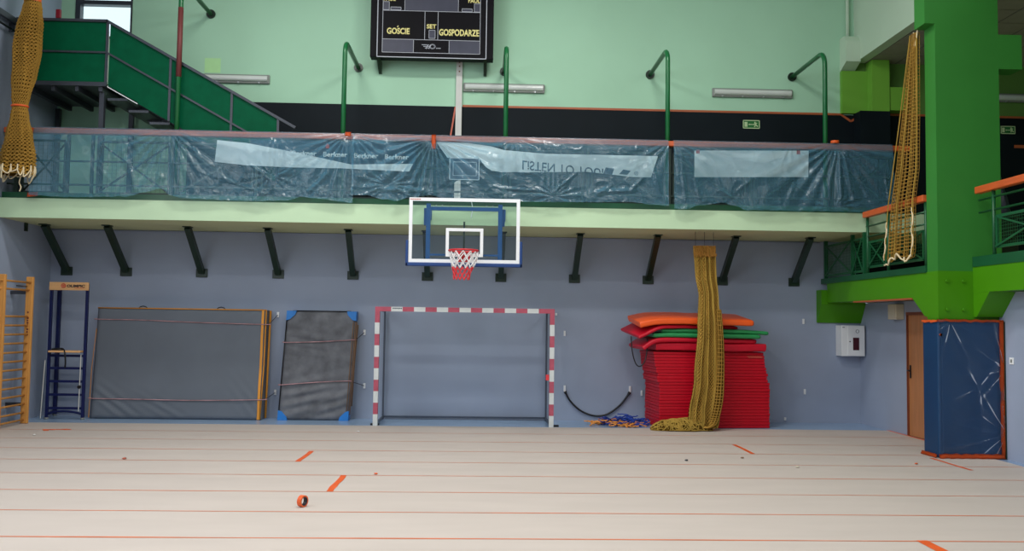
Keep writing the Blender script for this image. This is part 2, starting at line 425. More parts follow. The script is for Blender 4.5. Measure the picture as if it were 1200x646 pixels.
struct('beam_near', b, 'lime', 'lime green beam of the side gallery in front of the column')
struct('slab_gallery_near', MB().box(7.3, GX, YF, 12.5, 2.36, 2.71), 'soffit')
struct('trim_14', MB().box(7.04, 7.10, YF, 12.19, 2.715, 2.86), 'dark_green', 'dark green curb on the near gallery beam')

# column
b = MB()
b.box(6.54, 7.48, 12.2, 12.5, 2.655, 6.27).box(6.39, 7.48, 12.2, 12.5, 6.27, ZC-0.001).box(7.48, 7.83, 12.2, 12.5, 5.62, 6.13)
col = struct('column', b, 'green_col', 'tall green concrete column with a stepped head')
b = MB().box(6.535, 7.485, 12.195, 12.505, 1.97, 2.655).box(6.54, 7.48, 12.2, 12.5, 0, 1.97)
for x in (6.66, 6.90):
    for z in (2.10, 2.51):
        b.disc((x, 12.195, z), (0, -1, 0), 0.022, 0.03, None, 10)
struct('column_base', b, 'lime', 'lime green column foot with four bolts')

# window in the back wall
w = MB()
w.box(WX0, WX0+0.09, YB-0.02, YB+0.12, WZ0, WZ1).box(WX1-0.03, WX1, YB-0.02, YB+0.12, WZ0, WZ1)
w.box(WX0+0.09, WX1-0.03, YB-0.02, YB+0.12, 7.76, 7.84).box(WX0, WX1, YB-0.02, YB+0.12, WZ0-0.05, WZ0)
w.box(WX0, WX1, YB-0.02, YB+0.12, WZ1, WZ1+0.05)
struct('window_1', w, 'dark_steel', 'dark framed window above the stair landing')
struct('window_pane', MB().box(WX0+0.05, WX1-0.02, YB+0.05, YB+0.056, WZ0, WZ1), 'glass', None)
# door
DY0, DY1 = 13.66, 14.64
d = MB().box(XR+0.03, XR+0.07, DY0+0.05, DY1-0.021, 0.008, 2.05).build('door_1', 'door'); d['kind'] = 'structure'; d['label'] = 'brown veneered door under the side gallery'
b = MB().box(XR-0.004, XR+0.1, DY1-0.02, DY1, 0, 2.10).box(XR-0.01, XR+0.1, DY0, DY0+0.05, 0, 2.10).box(XR-0.006, XR+0.1, DY0, DY1, 2.05, 2.10)
struct('door_frame', b, 'door_frame', None, d)
b = MB().box(XR+0.018, XR+0.03, DY1-0.10, DY1-0.06, 0.98, 1.20).tube([(XR+0.02, DY1-0.08, 1.11), (XR-0.03, DY1-0.08, 1.11), (XR-0.035, DY1-0.20, 1.105)], 0.011, None, 8)
struct('door_handle', b, 'black', None, d)
# orange tape edging along the right wall base
tag(MB().box(7.235, 7.275, 12.9, 15.3, 0.0062, 0.009).build('edge_tape', 'tape'), 'orange tape sealing the floor edge along the right wall', 'tape')

# ------------------------------------------------------------------ floor tapes and scraps
ORD = ['first', 'second', 'third', 'fourth', 'fifth', 'sixth', 'seventh', 'eighth', 'ninth']
for i, y in enumerate([14.33, 13.335, 12.34, 11.37, 10.385, 9.385, 8.405, 7.40]):
    w = (0.020, 0.020, 0.022, 0.022, 0.022, 0.022, 0.024, 0.030)[i]
    o = MB()
    def fn(u, v, y=y, w=w, i=i):
        x = -7.95+u*15.15
        return Vector((x, y+0.012*noise.noise(Vector((x*0.25, i*3.1, 0)))+(v-0.5)*w*(1+0.5*noise.noise(Vector((x*0.8, i*7.7, 3)))), 0.0066+0.0008*(1 if 0 < u < 1 else 0)))
    o.grid(fn, 120, 1)
    r = o.build('seam_tape', 'tape_seam')
    tag(r, 'thin orange tape line across the beige floor, %s from the back wall' % ORD[i], 'tape', 'tape lines across the floor')
for (x, y0, y1, w, lab) in [(-2.325, 11.34, 12.26, 0.065, 'short orange tape strip on the floor left of the goal, the farther of two'),
                            (-1.585, 9.40, 10.38, 0.068, 'short orange tape strip on the floor beside the tape roll'),
                            (3.905, 12.35, 13.28, 0.06, 'short orange tape strip on the floor in front of the red mat stack'),
                            (3.80, 6.2, 7.42, 0.10, 'short orange tape strip at the bottom edge of the floor'),
                            (6.345, 11.08, 12.09, 0.05, 'short orange tape strip at the foot of the padded column')]:
    o = MB()
    def fn(u, v, x=x, y0=y0, y1=y1, w=w):
        y = y0+v*(y1-y0)
        return Vector((x+(u-0.5)*w*(1+0.25*noise.noise(Vector((x, y*5, u*2))))+0.004*math.sin(y*7), y, 0.0078+0.003*abs(noise.noise(Vector((u*3, y*6, x))))))
    o.grid(fn, 3, 14)
    tag(o.build('tape_strip', 'tape'), lab, 'tape', 'short tape strips')
o = MB()
for k in range(5):
    a = random.uniform(0, 6); c = Vector((-6.95+k*0.07, 14.33+random.uniform(-.12, .14), 0.011))
    o.bar(c, c+Vector((math.cos(a)*.09, math.sin(a)*.05, 0.004)), 0.05, 0.006)
o.bar((-6.98, 14.33, 0.009), (-6.62, 14.37, 0.010), 0.05, 0.004)
tag(o.build('tape_scrap', 'tape'), 'crumpled orange tape scraps on the floor before the blue climbing frame', 'tape')
def scrap(x, y, s, m, lab, cat, name):
    o = MB(); s *= 0.55
    def fn(u, v):
        r = s*(0.7+0.5*noise.noise(Vector((u*4+x, v*3, y))))
        th = 2*PI*u; ph = PI*v
        return Vector((x+r*math.cos(th)*math.sin(ph), y+r*math.sin(th)*math.sin(ph)*0.8, 0.007+s*0.35+0.35*r*math.cos(ph)))
    o.grid(fn, 10, 6, None, True)
    tag(o.build(name, m), lab, cat)
scrap(-4.56, 11.42, 0.07, 'cable_red', 'reddish tape scrap on the floor left of the orange strips', 'scrap', 'tape_crumb')
scrap(-1.22, 10.44, 0.06, 'tape', 'orange tape crumb on the floor right of the orange strips', 'scrap', 'tape_crumb')
scrap(-1.98, 14.39, 0.055, 'white', 'small white paper ball on the floor near the goal', 'scrap', 'paper_ball')
scrap(2.78, 11.66, 0.06, 'dark_steel', 'dark crumb on the floor before the net heap', 'scrap', 'dirt_crumb')
scrap(3.62, 11.92, 0.06, 'mat_brown', 'brown crumb on the floor before the red mats', 'scrap', 'dirt_crumb')
scrap(4.11, 11.18, 0.06, 'beige_box', 'pale crumb on the floor, the nearest of those before the red mats', 'scrap', 'paper_crumb')
scrap(5.85, 11.53, 0.06, 'tape', 'orange tape ball on the floor near the padded column', 'scrap', 'tape_ball')
scrap(-6.8, 13.62, 0.06, 'white_dim', 'white paper scrap on the floor at the left end', 'scrap', 'paper_scrap')
# roll of tape standing on its edge
T = thing('tape_roll', 'roll of orange tape standing on the beige floor', 'tape roll', (-1.71, 8.62, 0.0065))
def ring(r0, r1, m, y0, y1):
    o = MB(); A = math.radians(60); ca, sa = math.cos(A), math.sin(A); n = 28; C = Vector((-1.71, 8.62, 0.0065+0.056))
    loops = []
    for (r, yy) in ((r1, y0), (r1, y1), (r0, y1), (r0, y0)):
        loops.append([o.bm.verts.new(C+Vector((ca*r*math.cos(2*PI*k/n)-sa*yy, sa*r*math.cos(2*PI*k/n)+ca*yy, r*math.sin(2*PI*k/n)))) for k in range(n)])
    for a in range(4):
        for k in range(n):
            o.bm.faces.new([loops[a][k], loops[a][(k+1) % n], loops[(a+1) % 4][(k+1) % n], loops[(a+1) % 4][k]])
    return o
ring(0.043, 0.056, 'tape', -0.024, 0.024).build('tape_winding', 'tape', T)
o = ring(0.039, 0.0428, 'dark_steel', -0.023, 0.023).build('cardboard_core', 'logo_ink', T); o['label'] = 'dark inner core'

# ------------------------------------------------------------------ balcony struts
labs = ['dark green strut in the left corner, above the blue climbing frame', 'dark green strut above the left end of the big grey mat',
        'dark green strut above the middle of the big grey mat', 'dark green strut above the small worn mat',
        'dark green strut between the worn mat and the goal', 'dark green strut behind the left side of the backboard',
        'dark green strut behind the right side of the backboard', 'dark green strut just right of the goal crossbar',
        'dark green strut left of the hanging net', 'dark green strut touching the right side of the hanging net',
        'rightmost dark green strut, beside the side gallery']
for i, (xp, xt) in enumerate(zip([-7.74, -6.65, -5.25, -3.83, -2.43, -1.03, 0.36, 1.76, 3.17, 4.60, 5.99],
                                 [-7.80, -6.70, -5.28, -3.86, -2.42, -1.03, 0.37, 1.78, 3.20, 4.64, 6.02])):
    T = thing('balcony_strut', labs[i], 'strut', (xp, YB, 2.68), 'struts under the balcony')
    o = MB().box(xp-0.105, xp+0.105, YB-0.03, YB, 2.60, 2.76, None, 0.004)
    for dx in (-0.08, 0.08):
        for dz in (-0.06, 0.06): o.disc((xp+dx, YB-0.03, 2.68+dz), (0, -1, 0), 0.010, 0.010, None, 6)
    o.build('wall_plate', 'strut_green', T)
    MB().bar((xp, YB-0.03, 2.70), (xt, 15.66, 3.455), 0.10, 0.10).box(xt-0.07, xt+0.07, 15.58, 15.75, 3.452, 3.469).build('brace', 'strut_green', T)
tag(MB().box(-8.05, -8.02, 15.46, 15.54, 3.32, 3.468).build('wall_bracket', 'strut_green'), 'small dark bracket on the left wall just below the balcony', 'bracket')

# ------------------------------------------------------------------ back gallery railing
T = thing('balcony_railing', 'green balcony railing with orange brown handrail behind the plastic sheets', 'railing', (0, 14.72, 3.79))
MB().box(XL+0.02, 7.4, 14.64, 14.76, 4.895, 4.985, None, 0.012).build('handrail', 'rail_wood', T)
PX = [-7.85, -7.0, -6.6, -5.26, -3.85, -2.45, -1.03, 0.38, 1.79, 3.21, 4.62, 6.05, 7.2]
for x in PX:
    MB().box(x-0.025, x+0.025, 14.742, 14.772, 3.791, 4.895).build('post', 'strut_green', T)
for z in (4.05, 4.45):
    o = MB().box(XL+0.05, 7.2, 14.75, 14.772, z-0.015, z+0.015).build('rail', 'strut_green', T)
for a, c in zip(PX, PX[1:]):
    if c-a < 0.6: continue
    p = MB(); a2, c2 = a+0.08, c-0.08
    for z in (3.92, 4.80): p.box(a2, c2, 14.80, 14.825, z-0.018, z+0.018)
    for x in (a2, c2): p.box(x-0.018, x+0.018, 14.80, 14.825, 3.92, 4.80)
    p.bar((a2, 14.84, 3.94), (c2, 14.84, 4.78), 0.012, 0.03).bar((a2, 14.852, 4.78), (c2, 14.852, 3.94), 0.012, 0.03)
    n = int((c2-a2)/0.07)
    for k in range(1, n): p.box(a2+k*(c2-a2)/n-0.001, a2+k*(c2-a2)/n+0.001, 14.826, 14.832, 3.93, 4.79)
    for k in range(1, 13): p.box(a2, c2, 14.826, 14.832, 3.93+k*0.066-0.001, 3.93+k*0.066+0.001)
    p.build('mesh_panel', 'strut_green', T)

# tall pipes hooked back to the wall
def pipe(x, zt, lab, sleeve=False):
    T = thing('safety_pipe', lab, 'pipe', (x, 14.76, 3.79), 'tall green pipes on the balcony')
    yv = 14.777
    q = yv+0.05; rb = 0.24; d_ = Vector((0, YB-0.03-q, 0)); sl0 = 0.05
    pts = [(x, q, 3.80), (x, q, zt-rb)]+[(x, q+rb*(1-math.cos(a*PI/16)), zt-rb+rb*math.sin(a*PI/16)) for a in range(1, 9)]+[(x, YB-0.03, zt)]
    MB().tube(pts, 0.041, None, 12).build('pipe', 'pipe_green', T)
    o = MB().disc((x, YB-0.035, zt), (0, 1, 0), 0.085, 0.034, None, 18)
    for k in range(4):
        a = PI/4+k*PI/2; o.disc((x+0.06*math.cos(a), YB-0.036, zt+0.06*math.sin(a)), (0, -1, 0), 0.009, 0.012, None, 6)
    o.build('wall_flange', 'strut_green', T)
    if sleeve:
        MB().tube([(x, yv+0.05, 5.95), (x, yv+0.05, 7.16)], 0.045, None, 12).build('sleeve', 'maroon', T)['label'] = 'maroon sleeve'
pipe(-5.24, 7.63, 'tall green pipe with a maroon sleeve in front of the stair', True)
pipe(-2.42, 6.66, 'tall green hooked pipe just left of the scoreboard')
pipe(0.37, 6.65, 'tall green hooked pipe just right of the scoreboard')
pipe(3.19, 6.66, 'tall green hooked pipe between the two right wall lamps')
pipe(5.97, 6.68, 'rightmost tall green hooked pipe, nearest the lime pillar')

# ------------------------------------------------------------------ plastic sheets
def sheet(name, x0, x1, hem, gathers, lab, seed, creases=()):
    o = MB()
    nu = int((x1-x0)/0.016); nv = 84
    def fn(u, v):
        x = x0+u*(x1-x0)
        zb = smooth_lerp(hem, x)+0.012*noise.noise(Vector((x*9, seed, 0)))
        # over the handrail first, then straight down
        if v < 0.05:
            t = v/0.05
            y = 14.70-0.075*t; z = 4.992+0.006*math.sin(PI*t)
            pin = 0.3
        else:
            t = (v-0.05)/0.95
            z = 4.985+(zb-4.985)*t
            y = 14.622-0.012*t
            pin = min(1.0, t*6)
        w = 0.0
        p = Vector((x, z, seed*5.3))
        w += 0.016*noise.noise(p*1.1)+0.002*noise.noise(Vector((x*4.5, z*3, seed)))
        rid = 1-abs(noise.noise(Vector((x*2.6+z*1.5, z*2.3-x*0.8, seed+2))))
        w += 0.016*max(0, rid-0.9)/0.10*0.55
        rid2 = 1-abs(noise.noise(Vector((x*6.5-z*4, z*6.0+x*3, seed+9))))
        w += 0.004*max(0, rid2-0.92)/0.08
        for (ax, az, cx, cz, am, wd) in creases:
            ex, ez = cx-ax, cz-az; ll = ex*ex+ez*ez
            tt = min(1, max(0, ((x-ax)*ex+(z-az)*ez)/ll))
            dd = math.hypot(x-ax-tt*ex, z-az-tt*ez)
            if dd < wd: w += am*(1-dd/wd)*math.sin(PI*min(1, max(0.02, tt)))**0.5
        w += (0.012+0.02*(4.98-z))*(0.5+0.5*math.sin(x*5.3+seed*2+1.5*noise.noise(Vector((x*0.8, z*0.6, seed)))))
        # hem bunches up
        hb = max(0.0, (0.28-(z-zb))/0.28) if v > 0.05 else 0
        w += hb*0.018*(noise.noise(Vector((x*8, z*11, seed+4)))+0.6*noise.noise(Vector((x*19, z*22, seed+6))))+hb*0.03
        for (gx, gz, amp, k, L) in gathers:
            dx, dz = x-gx, gz-z
            d = math.hypot(dx, dz)+0.03
            th = math.atan2(dx, max(dz, -0.2)+0.02)
            fall = math.exp(-d/L)
            w += amp*min(1, d/0.25)*fall*(0.5+0.5*math.sin(k*th+seed+gx*3+2.2*noise.noise(Vector((th*1.5, seed, gx)))))
        return Vector((x, y-max(0.0, w+0.02)*pin, z))
    o.grid(fn, nu, nv)
    ob = o.build(name, 'film', None, False)
    return tag(ob, lab, 'plastic sheet', 'plastic sheets over the balcony railing')
sheet('plastic_sheet', -7.52, -2.19,
      [(-7.52, 3.83), (-7.0, 3.81), (-5.95, 3.83), (-5.57, 3.92), (-5.37, 3.98), (-5.2, 3.87), (-5.0, 3.82), (-3.8, 3.80), (-3.3, 3.82), (-3.03, 3.89), (-2.8, 3.86), (-2.2, 3.80)],
      [(-5.3, 5.0, 0.10, 26, 0.55), (-2.3, 4.98, 0.10, 26, 0.5), (-6.1, 5.0, 0.04, 18, 0.5), (-3.55, 4.22, 0.035, 14, 0.35), (-6.9, 5.05, 0.035, 9, 0.6)],
      'clear plastic sheet over the left half of the balcony railing', 1.0,
      [(-6.95, 4.95, -7.42, 4.12, 0.03, 0.035), (-6.86, 4.95, -7.3, 4.2, 0.022, 0.03), (-6.06, 4.78, -5.93, 4.3, 0.05, 0.07), (-5.95, 4.5, -5.76, 3.92, 0.05, 0.06), (-5.35, 4.9, -5.42, 4.1, 0.04, 0.04), (-5.2, 4.95, -5.08, 4.05, 0.045, 0.04), (-4.95, 4.9, -4.7, 4.35, 0.025, 0.03), (-3.95, 4.45, -3.56, 4.15, 0.025, 0.03), (-3.56, 4.15, -3.1, 4.45, 0.025, 0.03), (-3.56, 4.15, -3.5, 3.95, 0.02, 0.03), (-4.4, 4.2, -3.6, 3.9, 0.02, 0.04), (-2.95, 3.95, -2.6, 4.3, 0.035, 0.05), (-6.5, 4.4, -6.2, 4.1, 0.02, 0.04)])
sheet('plastic_sheet', -2.215, 3.16,
      [(-2.21, 3.93), (-1.96, 3.93), (-1.64, 3.86), (-1.45, 3.84), (-1.24, 3.90), (-0.88, 3.95), (-0.66, 3.91), (-0.3, 3.91), (0.06, 3.88), (1.07, 3.87), (1.94, 3.89), (2.53, 3.90), (2.9, 3.86), (3.17, 3.85)],
      [(-0.86, 4.92, 0.14, 30, 0.7), (-2.25, 4.98, 0.10, 24, 0.6), (3.2, 4.97, 0.06, 18, 0.5), (0.55, 4.97, 0.05, 16, 0.5), (1.2, 3.95, 0.05, 16, 0.4), (-1.6, 4.1, 0.04, 20, 0.5)],
      'clear plastic sheet over the middle of the balcony railing, above the backboard', 4.0,
      [(-0.5, 4.8, 0.05, 4.3, 0.035, 0.035), (-0.3, 4.9, -0.05, 4.5, 0.025, 0.03), (-0.9, 4.8, -0.95, 4.0, 0.04, 0.05), (-0.75, 4.8, -0.6, 4.1, 0.035, 0.04), (-1.05, 4.75, -1.3, 4.1, 0.035, 0.04), (-2.1, 4.5, -1.9, 4.0, 0.03, 0.04), (-1.9, 4.05, -0.9, 4.0, 0.03, 0.06), (0.3, 4.1, 0.9, 4.06, 0.03, 0.04), (1.2, 4.05, 1.6, 4.4, 0.03, 0.035), (1.8, 4.05, 2.6, 4.1, 0.035, 0.06), (2.5, 4.1, 2.75, 4.35, 0.03, 0.04), (2.8, 4.8, 3.05, 3.95, 0.035, 0.05), (1.9, 4.0, 2.2, 4.2, 0.03, 0.05)])
sheet('plastic_sheet', 3.25, 7.06,
      [(3.25, 3.80), (3.4, 3.79), (3.73, 3.87), (4.07, 3.92), (4.29, 3.87), (4.46, 3.80), (5.17, 3.80), (6.06, 3.80), (6.5, 3.80), (6.81, 3.84), (7.08, 3.93)],
      [(6.07, 5.0, 0.11, 26, 0.8), (3.25, 4.97, 0.07, 20, 0.6), (6.0, 3.85, 0.06, 20, 0.35), (5.3, 5.0, 0.03, 16, 0.4)],
      'clear plastic sheet over the right end of the balcony railing', 7.0,
      [(3.35, 4.8, 3.45, 3.9, 0.04, 0.05), (3.6, 4.3, 3.7, 3.95, 0.03, 0.04), (6.05, 4.9, 6.1, 3.9, 0.05, 0.06), (6.15, 4.8, 6.35, 3.95, 0.04, 0.05), (5.75, 4.85, 5.85, 4.0, 0.045, 0.09), (6.9, 4.5, 6.95, 4.0, 0.025, 0.03), (4.3, 4.1, 4.6, 4.35, 0.025, 0.03), (4.0, 4.15, 4.25, 4.0, 0.025, 0.04), (5.2, 4.0, 5.35, 4.3, 0.025, 0.04)])
for (x, z0, z1, w, lab) in [(-2.29, 4.93, 5.0, 0.10, 'orange tape tab on the handrail right of the slate banner'),
                            (-0.85, 4.74, 4.985, 0.075, 'long orange tape tab gathering the middle plastic sheet'),
                            (6.07, 4.985, 5.03, 0.13, 'orange tape roll lying on the handrail at the right end'),
                            (-7.46, 3.80, 3.87, 0.17, 'orange tape tab at the lower left corner of the left sheet')]:
    o = MB()
    if w > 0.12 and z1 > 5:
        o.disc((x, 14.66, 5.0), (0, 0, 1), 0.07, 0.05, None, 18)
    else:
        o.grid(lambda u, v: Vector((x+(u-0.5)*w, 14.545-0.01*noise.noise(Vector((u*4, v*4, x))), z0+v*(z1-z0)+0.02*u*(1 if z0 < 4 else 0))), 4, 8)
        bmesh.ops.solidify(o.bm, geom=o.bm.faces[:], thickness=0.004)
    tag(o.build('tape_tab', 'tape'), lab, 'tape', 'orange tape tabs on the balcony sheets')

# banners behind the film
def flat(name, poly, y, t, m, lab, cat, group=None, sag=0.0):
    o = MB().prism([(x, y, z) for x, z in poly], (0, t, 0))
    ob = o.build(name, m); return tag(ob, lab, cat, group)
B1 = flat('banner', [(-4.50, 4.84), (-4.53, 4.47), (-4.0, 4.42), (-3.28, 4.40), (-2.42, 4.40), (-1.26, 4.37), (-1.20, 4.50), (-2.25, 4.47), (-3.2, 4.66), (-4.0, 4.80)], 14.66, 0.004, 'banner',
          'white banner folded to a wedge behind the left plastic sheet', 'banner')
B1b = thing('slate_banner', 'slate blue advertising banner with a repeated white name, behind the white wedge', 'banner', (-2.4, 14.68, 4.40))
MB().prism([(-3.95, 14.672, 4.42), (-1.16, 14.672, 4.42), (-1.16, 14.672, 4.86), (-3.95, 14.672, 4.86)], (0, 0.004, 0)).build('banner_cloth', 'banner_dark', B1b)
for k, x in enumerate([-3.72, -3.24, -2.72, -2.20, -1.68]):
    lettering('lettering', 'Berkner', x, x+0.41, 4.612-0.01*k, 4.70-0.01*k, 14.671, 'banner', B1b, 0.03)
for k in range(3): MB().box(-2.68+k*0.02, -2.665+k*0.02, 14.669, 14.671, 4.74, 4.80+0.02*(k == 1)).build('emblem', 'logo_red', B1b)
T = thing('slogan_banner', 'white banner with upside down slogan behind the middle plastic sheet', 'banner', (1.4, 14.66, 4.35))
MB().prism([(x, 14.66, z) for x, z in [(-0.81, 4.885), (-0.62, 4.62), (-0.07, 4.60), (0.04, 4.47), (0.14, 4.41), (0.34, 4.39), (1.07, 4.405), (1.75, 4.425), (2.05, 4.40), (2.54, 4.35), (2.87, 4.35), (2.99, 4.72), (1.07, 4.72), (0.34, 4.77), (0.12, 4.83), (-0.3, 4.88)]], (0, 0.004, 0)).build('banner_cloth', 'banner', T)
lettering('lettering', 'LiSTEN TO YOUR', 0.66, 2.13, 4.44, 4.60, 14.659, 'ink', T, 0.01, True, -0.085, 4.412)
MB().prism([(2.05, 14.6585, 4.40), (2.2, 14.6585, 4.385), (2.24, 14.6585, 4.49), (2.09, 14.6585, 4.505)], (0, 0.001, 0)).prism([(2.32, 14.6585, 4.395), (2.46, 14.6585, 4.385), (2.52, 14.6585, 4.455), (2.39, 14.6585, 4.475)], (0, 0.001, 0)).build('emblem', 'ink', T)
lettering('registered_mark', '®', 2.58, 2.65, 4.38, 4.45, 14.659, 'ink', T, 0.0)
flat('banner', [(3.62, 4.83), (3.62, 4.37), (5.60, 4.41), (5.61, 4.87)], 14.66, 0.004, 'banner', 'plain white rectangular banner behind the right plastic sheet', 'banner')
B3 = bpy.data.objects[-1] if False else [o for o in COL.objects if o.name.startswith('banner')][-1]
for x in (3.68, 5.43): MB().box(x-0.03, x+0.03, 14.656, 14.6595, 4.78+0.02*(x > 5), 4.845+0.02*(x > 5)).build('tape_piece', 'logo_red', B3)['label'] = 'red tape piece'
T = thing('framed_board', 'dark slate board with white outline behind the middle plastic sheet', 'board', (-0.33, 14.65, 4.24))
MB().box(-0.58, -0.07, 14.648, 14.656, 4.24, 4.62).build('board', 'slate', T)
o = MB()
for (a, c, z0, z1) in [(-0.58, -0.07, 4.24, 4.62), (-0.52, -0.12, 4.31, 4.55)]:
    t = 0.012 if a < -0.55 else 0.007
    o.box(a, c, 14.642, 14.648, z0, z0+t).box(a, c, 14.642, 14.648, z1-t, z1).box(a, a+t, 14.642, 14.648, z0, z1).box(c-t, c, 14.642, 14.648, z0, z1)
o.build('outline', 'white', T)

# ------------------------------------------------------------------ stair and landing
T = thing('gallery_stair', 'green panelled stair and landing above the left end of the balcony', 'stair', (-5.3, 14.9, 3.79))
sl_ = -0.548
MB().box(-8.04, -6.53, 14.92, 14.94, 5.86, 6.895).build('landing_panel', 'stair_green', T)
for (a, c) in [(-6.46, -5.42), (-5.40, -4.36), (-4.34, -3.56)]:
    f = lambda x, z: z+sl_*(x+6.5)
    MB().prism([(a, 14.92, f(a, 5.80)), (c, 14.92, f(c, 5.80)), (c, 14.92, f(c, 6.90)), (a, 14.92, f(a, 6.90))], (0, 0.02, 0)).build('stair_panel', 'stair_green', T)
o = MB().bar((-8.04, 14.91, 6.92), (-6.5, 14.91, 6.92), 0.05, 0.045).bar((-6.52, 14.91, 6.925), (-3.25, 14.91, 6.925+sl_*3.27), 0.05, 0.045)
o.build('handrail', 'dark_steel', T)
o = MB().bar((-8.04, 14.905, 6.37), (-6.5, 14.905, 6.37), 0.03, 0.03).bar((-6.5, 14.905, 6.37), (-3.9, 14.905, 6.37+sl_*2.6), 0.03, 0.03)
o.build('middle_rail', 'dark_steel', T)
for x in (-7.9, -6.5, -5.41, -4.35, -3.55):
    zz = 6.9 if x <= -6.5 else 6.9+sl_*(x+6.5)
    z0 = 5.8 if x <= -6.5 else 5.8+sl_*(x+6.5)
    MB().box(x-0.02, x+0.02, 14.90, 14.92, z0, zz).build('post', 'dark_steel', T)
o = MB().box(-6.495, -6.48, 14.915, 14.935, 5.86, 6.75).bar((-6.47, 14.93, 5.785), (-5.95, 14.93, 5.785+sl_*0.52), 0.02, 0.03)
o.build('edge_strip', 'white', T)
o = MB().box(-8.04, -6.5, 14.95, 16.44, 5.79, 5.84).box(-8.04, -6.5, 14.91, 14.95, 5.785, 5.855)
for x in (-7.8, -7.4, -7.0, -6.6): o.box(x-0.03, x+0.03, 14.95, 16.44, 5.70, 5.79)
o.build('landing', 'dark_steel', T)
for y in (15.55, 16.30):
    MB().prism([(-6.5, y, 5.60), (-6.5, y, 5.84), (-2.95, y, 5.84+sl_*3.55), (-2.95, y, 3.791), (-3.19, y, 3.791)], (0, 0.04, 0)).build('stringer', 'dark_steel', T)
for k in range(1, 10):
    x = -6.5+0.365*(k-1)+0.02; z = 5.79-0.2*k
    MB().box(x, x+0.34, 14.96, 16.34, z-0.04, z).build('tread', 'dark_steel', T)
for x, y in ((-6.60, 15.05), (-6.60, 16.3), (-7.95, 15.05), (-7.95, 16.3)):
    MB().box(x-0.04, x+0.04, y-0.04, y+0.04, 3.791, 5.70).build('leg', 'dark_steel', T)
tag(MB().box(-7.38, -7.30, 14.88, 14.94, 6.945, 7.10, None, 0.01).build('alarm_box', 'fire_red'), 'small red box standing on the landing handrail', 'box')
T = thing('wall_rail', 'pair of dark rails on the upper left wall near the hanging net', 'rail', (-7.95, 14.2, 6.6))
MB().box(-7.99, -7.93, 11.8, 14.84, 6.76, 6.86).build('upper_rail', 'dark_steel', T)
MB().tube([(-7.96, 11.8, 6.64), (-7.96, 14.84, 6.64)], 0.02).build('lower_rail', 'dark_steel', T)
o = MB()
for y in (12.4, 13.6, 14.7): o.bar((XL, y, 6.7), (-7.96, y, 6.7), 0.03, 0.16)
o.build('bracket', 'dark_steel', T)

# ------------------------------------------------------------------ wall lamps, conduit, signs
def lamp(x0, x1, z, lab, y=YB):
    T = thing('wall_lamp', lab, 'lamp', ((x0+x1)/2, y, z), 'long wall lamps')
    MB().box(x0, x1, y-0.05, y, z-0.085, z+0.085, None, 0.012).build('housing', 'lamp_body', T)
    o = MB()
    n = 10
    prof = [(y-0.05-0.055*math.sin(PI*k/n), z+0.004-0.056*math.cos(PI*k/n)) for k in range(n+1)]
    o.prism([(x0+0.035, a, b_) for a, b_ in prof], (x1-x0-0.07, 0, 0))
    o.build('diffuser', 'lamp_cover', T)
    for t in (0.12, 0.37, 0.63, 0.88):
        x = x0+t*(x1-x0)
        MB().box(x-0.012, x+0.012, y-0.085, y-0.05, z-0.088, z-0.062).build('clip', 'metal', T)
lamp(-5.66, -4.09, 6.385, 'long white wall lamp partly behind the stair handrail')
lamp(-0.41, 1.15, 6.325, 'long white wall lamp below the scoreboard, right of the conduit')
lamp(4.40, 5.97, 6.335, 'long white wall lamp left of the rightmost hooked pipe')
lamp(9.7, 11.0-0.02, 6.35, 'dim wall lamp on the side gallery end wall behind the column', YB-0.03)
T = thing('cable_trunking', 'white vertical cable trunking running down below the scoreboard', 'trunking', (-0.49, YB, 3.8))
MB().box(-0.55, -0.435, YB-0.06, YB-0.013, 3.80, 7.0).build('trunking', 'white_dim', T)
o = MB()
for z in (6.62, 6.72, 6.8): o.disc((-0.49, YB-0.06, z), (0, -1, 0), 0.016, 0.004, None, 10)
o.build('screw_hole', 'mat_brown', T)
tag(MB().bar((-0.555, YB-0.04, 5.94), (-0.68, YB-0.04, 5.1), 0.012, 0.03).build('hanging_tape', 'cable_red'), 'thin salmon tape strip hanging left of the white trunking', 'tape')
def exitsign(x0, x1, z0, z1, y, lab):
    T = thing('exit_sign', lab, 'sign', ((x0+x1)/2, y, z0))
    MB().box(x0, x1, y-0.012, y, z0, z1).build('plate', 'exit_green', T)
    t = 0.014; o = MB()
    o.box(x0, x1, y-0.016, y-0.0125, z0, z0+t).box(x0, x1, y-0.016, y-0.0125, z1-t, z1).box(x0, x0+t, y-0.016, y-0.0125, z0, z1).box(x1-t, x1, y-0.016, y-0.0125, z0, z1)
    o.build('border', 'exit_pale', T)
    w = x1-x0; h = z1-z0; X = lambda u: x0+u*w; Z = lambda v: z0+v*h; yy = y-0.015
    o = MB().box(X(.10), X(.175), yy, y-0.0125, Z(.2), Z(.78)).box(X(.19), X(.265), yy, y-0.0125, Z(.2), Z(.78))
    o.bar((X(.36), yy, Z(.48)), (X(.70), yy, Z(.48)), 0.004, 0.014)
    o.prism([(X(.31), yy, Z(.48)), (X(.40), yy, Z(.38)), (X(.40), yy, Z(.58))], (0, 0.002, 0))
    o.disc((X(.71), yy, Z(.74)), (0, 1, 0), 0.014, 0.002, None, 10)
    for a, b_ in [((.72, .66), (.78, .42)), ((.70, .60), (.64, .46)), ((.75, .58), (.83, .66)), ((.78, .42), (.88, .24)), ((.76, .44), (.71, .34)), ((.71, .34), (.69, .20))]:
        o.bar((X(a[0]), yy, Z(a[1])), (X(b_[0]), yy, Z(b_[1])), 0.003, 0.018)
    o.build('pictogram', 'exit_pale', T)
exitsign(5.0, 5.33, 5.645, 5.81, YB-0.012, 'green exit sign with running figure on the navy band')
exitsign(10.08, 10.37, 5.645, 5.80, YB-0.03, 'green exit sign in the side gallery right of the column')
